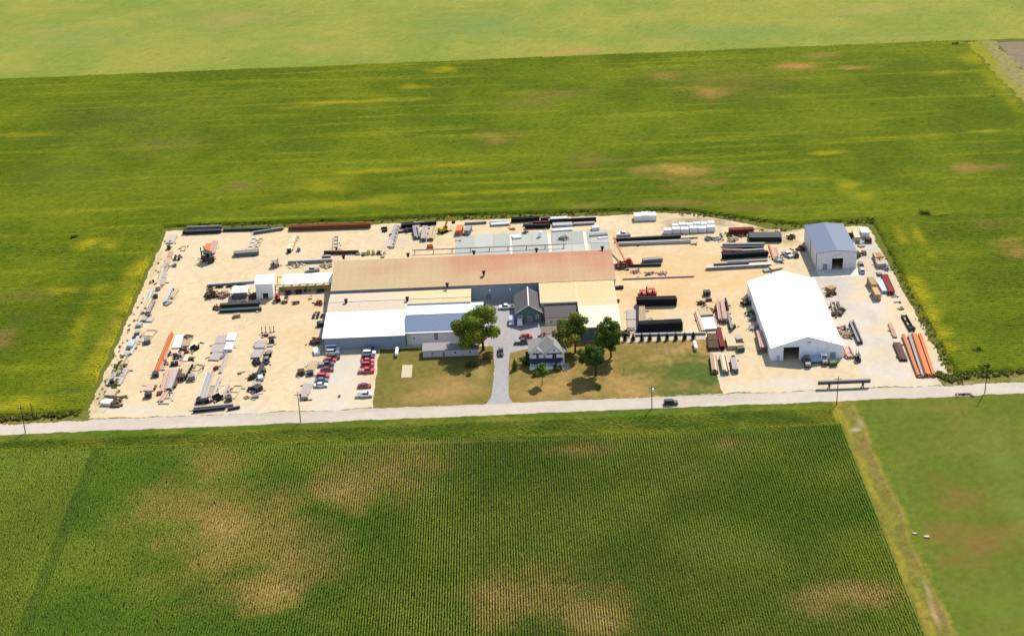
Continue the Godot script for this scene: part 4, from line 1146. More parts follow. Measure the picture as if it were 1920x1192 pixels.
# ================================================================ vehicles
var veh := {}
func wheel_meshes():
	var st := S()
	ext(st, ring(14, 0.36), Vector3(0, 0, -0.12), Vector3.RIGHT, Vector3.UP, Vector3(0, 0, 0.24))
	veh.tyre = st.commit()
	st = S()
	ext(st, ring(10, 0.22), Vector3(0, 0, -0.135), Vector3.RIGHT, Vector3.UP, Vector3(0, 0, 0.27))
	veh.rim = st.commit()
func sidew(poly: Array, w, taper = 0.0) -> Mesh:
	# a side outline as wide as w, drawn in towards the top by taper
	var st := S()
	var p := P(poly)
	var ymax := -1e9
	var ymin := 1e9
	for q in p:
		ymax = max(ymax, q.y); ymin = min(ymin, q.y)
	var L := []
	var R := []
	for q in p:
		var f: float = (q.y - ymin) / max(ymax - ymin, 0.01)
		var hw: float = w / 2 - taper * f
		L.append(Vector3(q.x, q.y, -hw)); R.append(Vector3(q.x, q.y, hw))
	var n := p.size()
	for i in n:
		var j := (i + 1) % n
		var d := p[j] - p[i]
		var nn := Vector3(d.y, -d.x, 0).normalized()
		tri(st, L[i], L[j], R[j], nn); tri(st, L[i], R[j], R[i], nn)
	var ids := Geometry2D.triangulate_polygon(p)
	var up: float = taper / max(ymax - ymin, 0.01)
	for i in range(0, ids.size(), 3):
		tri(st, L[ids[i]], L[ids[i + 1]], L[ids[i + 2]], Vector3(0, up, -1).normalized())
		tri(st, R[ids[i]], R[ids[i + 1]], R[ids[i + 2]], Vector3(0, up, 1).normalized())
	return st.commit()
func paint(c: Color) -> StandardMaterial3D:
	var key := "paint" + str(c)
	if M.has(key): return M[key]
	var m := mat(key, c, 0.3, "")
	m.clearcoat_enabled = true
	m.clearcoat = 0.6
	m.clearcoat_roughness = 0.1
	return m
func car(kind, at: Vector3, turn, c: Color, label, called = "", group = ""):
	if not veh.has("tyre"): wheel_meshes()
	if not veh.has(kind):
		var d := {}
		if kind == "sedan":
			d = {body = sidew([-2.3, 0.28, 2.3, 0.28, 2.35, 0.62, 2.2, 0.78, 1.05, 0.95, -1.55, 0.98, -2.3, 0.92, -2.36, 0.6], 1.8, 0.06), glass = sidew([-1.75, 0.96, 1.15, 0.95, 0.4, 1.38, -1.05, 1.38], 1.66, 0.16), roof = sidew([-1.1, 1.37, 0.42, 1.37, 0.3, 1.45, -0.95, 1.45], 1.34, 0.05), wx = [-1.4, 1.42], w = 1.8, nose = 2.34, tail = -2.34}
		elif kind == "suv":
			d = {body = sidew([-2.35, 0.35, 2.35, 0.35, 2.4, 0.75, 2.25, 0.98, 1.05, 1.08, -2.3, 1.1, -2.38, 0.7], 1.92, 0.06), glass = sidew([-2.25, 1.08, 1.15, 1.06, 0.55, 1.64, -2.0, 1.64], 1.78, 0.14), roof = sidew([-2.02, 1.63, 0.55, 1.63, 0.4, 1.74, -1.9, 1.74], 1.5, 0.05), wx = [-1.45, 1.48], w = 1.92, nose = 2.38, tail = -2.36}
		elif kind == "pickup":
			d = {body = sidew([-2.85, 0.42, 2.75, 0.42, 2.8, 0.85, 2.7, 1.05, 1.35, 1.12, -0.7, 1.12, -0.72, 1.16, -2.85, 1.16], 1.95, 0.04), glass = sidew([-0.72, 1.11, 1.5, 1.11, 0.8, 1.72, -0.55, 1.72], 1.8, 0.14), roof = sidew([-0.6, 1.71, 0.82, 1.71, 0.7, 1.82, -0.5, 1.82], 1.52, 0.05), wx = [-1.85, 1.8], w = 1.95, nose = 2.78, tail = -2.85, bed = true}
		else:
			d = {body = sidew([-2.7, 0.4, 2.6, 0.4, 2.65, 0.9, 2.0, 1.15, 1.3, 2.0, -2.65, 2.05, -2.7, 1.0], 1.98, 0.10), glass = sidew([-2.4, 1.3, 1.9, 1.22, 1.42, 1.86, -2.4, 1.86], 1.93, 0.06), roof = sidew([-2.6, 2.03, 1.25, 1.99, 1.1, 2.1, -2.5, 2.12], 1.7, 0.05), wx = [-1.75, 1.75], w = 1.98, nose = 2.63, tail = -2.7}
		veh[kind] = d
	var d: Dictionary = veh[kind]
	var m = paint(c)
	var called_: String = called if called else {sedan = "parked_car", suv = "parked_suv", pickup = "pickup_truck", van = "parked_van"}[kind]
	var t = thing(called_, label, {sedan = "car", suv = "car", pickup = "pickup truck", van = "van"}[kind], Vector3(at.x, 0.05, at.z), turn, group)
	part(t, "body", d.body, m)
	part(t, "windows", d.glass, M.glass)
	part(t, "roof", d.roof, m)
	if d.has("bed"): part(t, "cargo_bed", box(Vector3(1.9, 0.5, 1.6)), M.door_dark, Vector3(-1.78, 0.93, 0))
	for x in d.wx:
		for s in [-1, 1]:
			var w = part(t, "wheel", veh.tyre, M.tyre, Vector3(x, 0.36, s * (d.w / 2 - 0.1)))
			part(w, "rim", veh.rim, M.rim)
	for s in [-1, 1]:
		part(t, "headlight", box(Vector3(0.1, 0.16, 0.34)), M.lamp, Vector3(d.nose - 0.02, 0.72, s * (d.w / 2 - 0.3)))
		part(t, "tail_light", box(Vector3(0.1, 0.2, 0.24)), M.tail, Vector3(d.tail + 0.03, 0.82, s * (d.w / 2 - 0.2)))
	return t
func vehicles():
	var white := C(0.75, 0.75, 0.75)
	var silver := C(0.46, 0.49, 0.52)
	var black := C(0.02, 0.021, 0.024)
	var grey := C(0.13, 0.14, 0.16)
	var red := C(0.50, 0.03, 0.035)
	var maroon := C(0.20, 0.02, 0.03)
	var blue := C(0.10, 0.14, 0.21)
	zone(590, 640, 9.93)
	var gl := "west row of parked cars"
	var gr := "east row of parked cars"
	for a in [
		["van", 330, 178, 0.04, white, "white van parked nearest the hall wall in the west row", gl],
		["suv", 330, 248, 0.0, white, "white car second from the hall in the west row", gl],
		["suv", 345, 345, 0.03, C(0.05, 0.055, 0.06), "charcoal car between the white cars and a red one", gl],
		["sedan", 275, 395, 0.0, red, "bright red car half hidden behind a dark pickup, west row", gl],
		["pickup", 215, 480, 0.02, C(0.06, 0.065, 0.09), "dark grey pickup between two red cars in the west row", gl],
		["sedan", 230, 570, -0.04, maroon, "dark maroon car just south of the grey pickup", gl],
		["suv", 150, 700, -0.06, red, "red car parked north of a blue-grey car, west row", gl],
		["sedan", 130, 775, -0.03, blue, "blue-grey car between a red and a silver car", gl],
		["sedan", 112, 865, 0.0, C(0.6, 0.62, 0.64), "silver car at the road end of the west row", gl],
		["pickup", 1025, 208, 0.0, C(0.12, 0.12, 0.17), "dark purple-grey pickup nearest the hall in the east row", gr],
		["suv", 1010, 270, 0.02, C(0.62, 0.64, 0.70), "pale silver car second from the hall, east row", gr],
		["suv", 990, 345, 0.02, C(0.045, 0.05, 0.065), "black car between silver and red cars, east row", gr],
		["sedan", 990, 410, -0.05, C(0.5, 0.07, 0.10), "pinkish red car next to the black car, east row", gr],
		["suv", 985, 490, -0.02, C(0.34, 0.02, 0.03), "deep red car between the pink-red car and the red pickup", gr],
		["pickup", 965, 600, 0.0, C(0.6, 0.03, 0.025), "bright red pickup facing the lawn edge", gr],
		["sedan", 925, 878, 0.0, maroon, "maroon car alone south of the gap, next to the white pickup", gr],
		["pickup", 925, 1050, 0.0, white, "white pickup at the road end of the east row", gr]]:
		car(a[0], ZP(a[1], a[2]) + Vector3(0, 0, -0.9), a[3], a[4], a[5], "", a[6])
	zone(840, 540)
	car("pickup", ZP(650, 240) + Vector3(0, 0, -0.8), PI, white, "white pickup parked beside the dark gabled office")
	car("van", ZP(712, 425) + Vector3(0, 0, -2.2), -PI / 2, C(0.35, 0.37, 0.42), "grey van parked in front of the dark office")
	car("van", ZP(803, 430) + Vector3(0, 0, -2.2), -PI / 2, C(0.7, 0.62, 0.62), "pale pinkish-white van in front of the office door")
	car("sedan", ZP(875, 565) + Vector3(0, 0, -0.8), 0.0, red, "red car in the court behind the farmhouse")
	car("pickup", ZP(835, 630) + Vector3(0, 0, -0.8), 0.0, C(0.04, 0.05, 0.075), "dark blue pickup beside the red car behind the farmhouse")
	car("pickup", ZP(590, 760) + Vector3(0, 0, -2.0), -PI / 2, black, "black pickup standing on the driveway")
	car("suv", G(1258, 758) , 0.0, black, "black car driving on the public road")
	zone(1120, 380)
	car("pickup", ZP(300, 375) + Vector3(0, 0, -0.8), PI, white, "white pickup behind the workshop near the white bales")
	zone(1300, 390)
	car("pickup", ZP(1065, 560) + Vector3(0, 0, -2.2), -PI / 2 + 0.5, C(0.5, 0.5, 0.5), "light grey pickup beside the steel building")
	car("suv", ZP(1158, 555) + Vector3(0, 0, -2.0), PI / 2, black, "black vehicle in the shade of the steel building")
	zone(1480, 390)
	car("suv", ZP(812, 665) + Vector3(0, 0, -1.6), PI / 2 - 0.1, C(0.10, 0.12, 0.13), "dark car parked east of the steel building")
	car("suv", ZP(824, 735) + Vector3(0, 0, -1.8), PI / 2 - 0.1, C(0.32, 0.38, 0.40), "silver-blue car parked east of the steel building")
	truck(G(1515, 688) + Vector3(0, 0, -2.0), -PI / 2, C(0.03, 0.03, 0.035), C(0.12, 0.12, 0.12), "black truck tractor in front of the white hall")
	truck(G(1547, 684) + Vector3(0, 0, -2.2), -PI / 2, C(0.7, 0.7, 0.72), C(0.05, 0.05, 0.06), "white-cabbed truck in front of the white hall")
	zone(600, 400)
	excavator(ZP(1375, 225) + Vector3(0, 0, -1.5), 0.6)
	zone(360, 400)
	forklift(ZP(170, 540), 2.4, M.steel_dark1, 1.7, "dark grey loader with raised mast at a pink trailer deck")
	forklift(ZP(925, 600), 0.3, M.steel_grey1, 1.0, "grey forklift standing alone in the west yard")
	forklift(ZP(955, 975), -1.2, M.red_paint, 1.0, "red forklift beside the block-shaped shed")
	car("pickup", ZP(1460, 720) + Vector3(0, 0, -0.5), PI, C(0.03, 0.035, 0.045), "dark pickup by the white canopy's back edge")
	car("pickup", ZP(1345, 655) + Vector3(0, 0, -0.8), PI + 0.2, C(0.4, 0.4, 0.42), "grey pickup north of the white canopy")
	zone(1120, 380)
	crane(ZP(315, 700), ZP(185, 505), "red mobile crane with lowered boom at the workshop's east wall")
	zone(1100, 540)
	forklift(ZP(630, 105), 0.2, M.red_paint, 1.1, "red forklift behind the tall black beam stack")
	forklift(ZP(725, 95), 3.0, M.red_paint, 1.2, "second red loader behind the tall black beam stack, farther east")
	zone(1500, 560)
	forklift(ZP(650, 690), 1.6, M.steel_dark2, 0.9, "small dark cart with wheels beside the white hall")

func truck(at: Vector3, turn, c, c2, label):
	if not veh.has("tyre"): wheel_meshes()
	var t = thing("truck_tractor", label, "truck", Vector3(at.x, 0.05, at.z), turn)
	part(t, "chassis", box(Vector3(6.4, 0.35, 1.1)), M.black, Vector3(-0.4, 0.85, 0))
	part(t, "hood", sidew([0.9, 0.7, 3.0, 0.7, 3.05, 1.6, 0.9, 1.8], 2.0, 0.15), paint(c2))
	var cb = part(t, "cab", sidew([-1.2, 0.7, 1.1, 0.7, 1.15, 1.9, 0.75, 2.9, -1.2, 3.0], 2.3, 0.12), paint(c))
	part(cb, "windscreen", box(Vector3(0.06, 0.8, 1.8)), M.glass, Vector3(0.98, 2.35, 0), Vector3(0, 0, 0.38))
	for s in [-1, 1]:
		part(cb, "side_window", box(Vector3(0.9, 0.7, 0.06)), M.glass, Vector3(0.2, 2.3, s * 1.07))
		part(t, "fuel_tank", box(Vector3(1.2, 0.6, 0.5)), M.rim, Vector3(-1.0, 0.75, s * 0.85))
		part(t, "headlight", box(Vector3(0.08, 0.22, 0.36)), M.lamp, Vector3(3.04, 1.1, s * 0.75))
		for x in [2.2, -2.0, -3.1]:
			var w = part(t, "wheel", veh.tyre, M.tyre, Vector3(x, 0.5, s * 1.0))
			w.scale = Vector3(1.4, 1.4, 1.6)
			part(w, "rim", veh.rim, M.rim)
	return t
func excavator(at: Vector3, turn):
	var t = thing("excavator", "yellow excavator with raised boom at the back edge of the yard", "excavator", Vector3(at.x, 0.05, at.z), turn)
	for s in [-1, 1]: part(t, "track", sidew([-1.9, 0.25, -1.6, 0, 1.6, 0, 1.9, 0.25, 1.9, 0.6, 1.6, 0.85, -1.6, 0.85, -1.9, 0.6], 0.6), M.black, Vector3(0, 0, s * 1.15))
	part(t, "house", sidew([-1.9, 0.95, 1.3, 0.95, 1.3, 1.6, 0.4, 2.1, -1.7, 2.1, -1.9, 1.7], 2.5, 0.1), M.excavator)
	var c = part(t, "cab", sidew([0.0, 1.6, 1.5, 1.6, 1.5, 2.4, 1.1, 3.0, 0.0, 3.0], 1.0, 0.06), M.excavator, Vector3(0, 0, 0.75))
	part(c, "cab_window", box(Vector3(0.9, 0.8, 1.02)), M.glass, Vector3(0.75, 2.45, 0))
	var st := S(); bar(st, Vector3(1.0, 1.6, -0.3), Vector3(3.4, 6.2, -0.3), 0.5, 0.6); part(t, "boom", st.commit(), M.excavator)
	st = S(); bar(st, Vector3(3.3, 6.3, -0.3), Vector3(5.4, 3.2, -0.3), 0.4, 0.45); part(t, "arm", st.commit(), M.excavator)
	part(t, "bucket", sidew([-0.6, 0, 0.5, 0.1, 0.7, 0.9, -0.4, 1.0], 1.1), M.black, Vector3(5.4, 2.3, -0.3))
func forklift(at: Vector3, turn, m, k, label):
	if not veh.has("tyre"): wheel_meshes()
	var t = thing("forklift", label, "forklift", Vector3(at.x, 0.05, at.z), turn)
	t.scale = Vector3.ONE * k * 1.25
	part(t, "body", sidew([-1.3, 0.3, 1.0, 0.3, 1.0, 1.0, 0.1, 1.1, -1.2, 1.25, -1.35, 0.8], 1.3, 0.05), m)
	part(t, "seat", box(Vector3(0.5, 0.5, 0.5)), M.black, Vector3(-0.3, 1.32, 0))
	for s in [-1, 1]:
		part(t, "mast", box(Vector3(0.14, 2.6, 0.14)), M.black, Vector3(1.1, 1.5, s * 0.4))
		part(t, "fork", box(Vector3(1.2, 0.08, 0.14)), M.black, Vector3(1.75, 0.25, s * 0.35))
		for x in [-0.8, 0.7]: part(t, "guard_post", box(Vector3(0.08, 1.0, 0.08)), M.black, Vector3(x, 1.55, s * 0.55))
		for x in [-0.9, 0.75]:
			var w = part(t, "wheel", veh.tyre, M.tyre, Vector3(x, 0.36, s * 0.62))
			part(w, "rim", veh.rim, M.rim)
	part(t, "guard_roof", box(Vector3(1.7, 0.1, 1.2)), m, Vector3(-0.05, 2.08, 0))
	part(t, "carriage", box(Vector3(0.12, 0.5, 1.0)), M.black, Vector3(1.2, 0.6, 0))
func crane(at: Vector3, tip: Vector3, label):
	if not veh.has("tyre"): wheel_meshes()
	var t = thing("mobile_crane", label, "crane", Vector3(at.x, 0.05, at.z))
	part(t, "carrier", sidew([-3.0, 0.7, 3.0, 0.7, 3.0, 1.3, -3.0, 1.4], 2.4), M.red_paint)
	part(t, "cab", sidew([0.4, 1.35, 2.4, 1.35, 2.4, 2.3, 2.0, 2.9, 0.4, 2.9], 1.6, 0.08), M.red_paint)
	part(t, "cab_window", box(Vector3(1.2, 0.6, 1.62)), M.glass, Vector3(1.5, 2.35, 0))
	var st := S(); bar(st, Vector3(0, 1.7, 0), Vector3(tip.x - at.x, 4.5, tip.z - at.z), 0.5, 0.6); part(t, "boom", st.commit(), M.orange2)
	for x in [-2.2, 2.0]:
		for s in [-1, 1]:
			var w = part(t, "wheel", veh.tyre, M.tyre, Vector3(x, 0.55, s * 1.15))
			w.scale = Vector3(1.6, 1.6, 1.6)
			part(w, "rim", veh.rim, M.rim)

# ================================================================ stock in the yard
var KIND := {
	beam = ["steel_beam_stack", "beam stack"], tube = ["steel_tube_stack", "tube stack"], plate = ["steel_plate_stack", "plate stack"], girder = ["plate_girder", "girder"],
	block = ["block_stack", "block stack"], crate = ["yard_crate", "crate"], frame = ["ladder_rack", "rack"], pile = ["scrap_pile", "scrap pile"], box = ["storage_container", "container"], wood = ["timber_stack", "timber stack"], bale = ["wrapped_bale", "bale"]}
var foot := []
var beam_cache := {}
func beam_mesh(L, w, h, shape) -> Mesh:
	var key := "%s_%.1f_%.2f_%.2f" % [shape, L, w, h]
	if beam_cache.has(key): return beam_cache[key]
	var st := S()
	var t: float = max(w * 0.10, 0.03)
	var f: float = max(h * 0.10, 0.03)
	if shape == "I":
		ext(st, P([-w / 2, -h / 2, w / 2, -h / 2, w / 2, -h / 2 + f, t / 2, -h / 2 + f, t / 2, h / 2 - f, w / 2, h / 2 - f, w / 2, h / 2, -w / 2, h / 2, -w / 2, h / 2 - f, -t / 2, h / 2 - f, -t / 2, -h / 2 + f, -w / 2, -h / 2 + f]), Vector3(-L / 2, 0, 0), Vector3(0, 0, -1), Vector3.UP, Vector3(L, 0, 0))
	else:
		ext(st, P([-w / 2, -h / 2, w / 2, -h / 2, w / 2, h / 2, -w / 2, h / 2]), Vector3(-L / 2, 0, 0), Vector3(0, 0, -1), Vector3.UP, Vector3(L, 0, 0))
	var m := st.commit()
	beam_cache[key] = m
	return m
func stack(kind, ax, ay, bx_, by, w, h, m, label, group = "", lift = 0.0):
	if kind != "bale" and kind != "box" and kind != "girder":
		w *= 1.2
		h *= 1.15
	var a: Vector3
	var b: Vector3
	if abs(bx_ - ax) > 1.5 * abs(by - ay):
		a = ZP(ax, ay); b = ZP(bx_, by)
		var back := Vector3(0, 0, -(w / 2 + 0.5 * h))
		a += back; b += back
	else:
		a = ZP(ax, ay, h); b = ZP(bx_, by, h)
	a.y = 0; b.y = 0
	var L: float = snapped(max((b - a).length(), 0.8), 0.1)
	var d := (b - a).normalized() if (b - a).length() > 0.3 else Vector3.RIGHT
	var turn := atan2(-d.z, d.x)
	var o = thing(KIND[kind][0], label, KIND[kind][1], (a + b) / 2 + Vector3(0, 0.03 + lift, 0), turn, group)
	if kind != "bale": foot.append([o.transform, L, w])
	fill(o, kind, L, w, h, m)
	return o
func fill(o, kind, L, w, h, m):
	var y0 := 0.0
	if kind in ["beam", "tube", "plate", "girder", "wood"]:
		var nd := clampi(int(L / 5.0) + 1, 2, 5)
		for i in nd:
			part(o, "dunnage", box(Vector3(0.22, 0.18, w * 1.05)), tone("timber"), Vector3(-L / 2 + L * (i + 0.5) / nd, 0.09, 0))
		y0 = 0.18
	if kind == "beam" or kind == "tube" or kind == "wood":
		var cols := clampi(int(round(w / 0.55)), 1, 6)
		var rows := clampi(int(round(h / 0.6)), 1, 4)
		var bw: float = w / cols
		var bh: float = (h - y0) / rows if h - y0 > 0.2 else 0.2
		var me := beam_mesh(L, snapped(bw * 0.92, 0.02), snapped(bh * 0.97, 0.02), "I" if kind == "beam" else "T")
		var nm: String = {beam = "beam", tube = "tube", wood = "plank_bundle"}[kind]
		for r in rows:
			for c in cols:
				if r == rows - 1 and rows > 1 and rng.randf() < 0.15: continue
				var q = part(o, nm, me, tone(m), Vector3(rng.randf_range(-0.015, 0.015) * L, y0 + bh * (r + 0.5), -w / 2 + bw * (c + 0.5)))
				q.rotation.y = rng.randf_range(-0.25, 0.25) * bw / L
	elif kind == "girder":
		var st := S()
		var me := beam_mesh(L, w, h - y0, "I")
		part(o, "girder", me, tone(m), Vector3(0, y0 + (h - y0) / 2, 0))
		var ns := clampi(int(L / 2.2), 2, 14)
		for i in ns:
			for s in [-1, 1]: part(o, "stiffener", box(Vector3(0.05, (h - y0) * 0.8, w * 0.42)), tone(m), Vector3(-L / 2 + L * (i + 0.5) / ns, y0 + (h - y0) / 2, s * w * 0.26))
	elif kind == "plate":
		var n := clampi(int(round((h - y0) / 0.12)), 1, 6)
		var seg := clampi(int(round(L / 7.0)), 1, 4)
		for s in seg:
			var sl = L / seg
			var wob := rng.randf_range(-0.15, 0.15)
			for i in n:
				var th: float = max((h - y0) / n, 0.05)
				var q = part(o, "plate", box(Vector3(snapped(sl * 0.94, 0.1), snapped(th * 0.9, 0.01), snapped(w * 0.96, 0.1))), tone(m), Vector3(-L / 2 + sl * (s + 0.5), y0 + th * (i + 0.5), wob + rng.randf_range(-0.06, 0.06)))
				q.rotation.y = rng.randf_range(-0.012, 0.012)
	elif kind == "block":
		var n := clampi(int(round(L / max(w * 0.8, 1.2))), 1, 8)
		var rows := clampi(int(round(h / 0.8)), 1, 3)
		for i in n:
			var hh: int = rows if rng.randf() < 0.7 else max(rows - 1, 1)
			for r in hh:
				part(o, "block", box(Vector3(snapped(L / n * 0.86, 0.1), snapped(h / rows * 0.93, 0.02), snapped(w * rng.randf_range(0.85, 1.0), 0.1))), tone(m), Vector3(-L / 2 + L * (i + 0.5) / n, h / rows * (r + 0.5), rng.randf_range(-0.08, 0.08)))
	elif kind == "crate":
		part(o, "pallet", box(Vector3(L, 0.16, w)), tone("timber"), Vector3(0, 0.08, 0))
		part(o, "body", box(Vector3(L * 0.94, h - 0.16, w * 0.94)), tone(m), Vector3(0, 0.16 + (h - 0.16) / 2, 0))
		for s in [-1, 1]:
			for u in [-1, 1]: part(o, "batten", box(Vector3(0.12, h - 0.2, 0.08)), tone("timber"), Vector3(u * L * 0.3, 0.16 + (h - 0.2) / 2, s * (w * 0.47 + 0.04)))
	elif kind == "frame":
		for s in [-1, 1]: part(o, "rail", box(Vector3(L, h, 0.28)), tone(m), Vector3(0, h / 2, s * (w / 2 - 0.14)))
		var n := clampi(int(L / 3.5) + 1, 2, 7)
		for i in n: part(o, "rung", box(Vector3(0.24, h * 0.6, w - 0.56)), tone(m), Vector3(-L / 2 + 0.2 + (L - 0.4) * i / (n - 1), h * 0.45, 0))
	elif kind == "pile":
		for i in clampi(int(L * w * 1.6), 10, 30):
			var ln: float = clamp(rng.randf_range(0.3, 0.8) * max(L, w), 0.5, 2.6)
			var st := S()
			var sy := rng.randf_range(0.15, 0.5)
			bx(st, Vector3.ZERO, Vector3(ln, sy, rng.randf_range(0.15, 0.6)))
			var q = part(o, "scrap", st.commit(), tone(m), Vector3(rng.randf_range(-0.3, 0.3) * L, rng.randf_range(0.1, 0.75) * h, rng.randf_range(-0.3, 0.3) * w))
			q.rotation = Vector3(rng.randf_range(-0.5, 0.5), rng.randf() * TAU, rng.randf_range(-0.5, 0.5))
		for i in 5:
			part(o, "scrap", box(Vector3(snapped(L * rng.randf_range(0.2, 0.4), 0.1), snapped(h * rng.randf_range(0.3, 0.6), 0.1), snapped(w * rng.randf_range(0.2, 0.4), 0.1))), tone(m), Vector3(rng.randf_range(-0.3, 0.3) * L, h * 0.2, rng.randf_range(-0.3, 0.3) * w), Vector3(0, rng.randf() * TAU, 0))
	elif kind == "box":
		part(o, "body", box(Vector3(L - 0.1, h - 0.2, w - 0.1)), tone(m), Vector3(0, h / 2, 0))
		var n := clampi(int(L / 1.0), 2, 14)
		for i in n:
			for s in [-1, 1]: part(o, "rib", box(Vector3(0.35, h - 0.5, 0.08)), tone(m), Vector3(-L / 2 + L * (i + 0.5) / n, h / 2, s * (w / 2 - 0.02)))
		for sy in [0.1, h - 0.08]:
			for s in [-1, 1]: part(o, "rail", box(Vector3(L, 0.18, 0.16)), tone(m), Vector3(0, sy, s * (w / 2 - 0.08)))
		for s in [-1, 1]:
			var dd = part(o, "door", box(Vector3(0.08, h - 0.5, w / 2 - 0.14)), tone(m), Vector3(-L / 2 - 0.02, h / 2, s * (w / 4 - 0.02)))
			part(dd, "lock_bar", box(Vector3(0.06, h - 0.6, 0.06)), M.trim_white, Vector3(-0.06, 0, s * 0.2))
	elif kind == "bale":
		var st := S()
		var c := 0.22
		ext(st, P([-w / 2 + c, 0, w / 2 - c, 0, w / 2, c, w / 2 - 0.04, h - c * 1.4, w / 2 - c * 1.6, h, -w / 2 + c * 1.6, h, -w / 2 + 0.04, h - c * 1.4, -w / 2, c]), Vector3(-L / 2, 0, 0), Vector3(0, 0, -1), Vector3.UP, Vector3(L, 0, 0))
		part(o, "wrapping", st.commit(), m if not m is String else tone(m))
		for u in [-0.28, 0.28]: part(o, "strap", box(Vector3(0.1, h + 0.03, w + 0.03)), M.trim_white, Vector3(u * L, h / 2 + 0.01, 0))

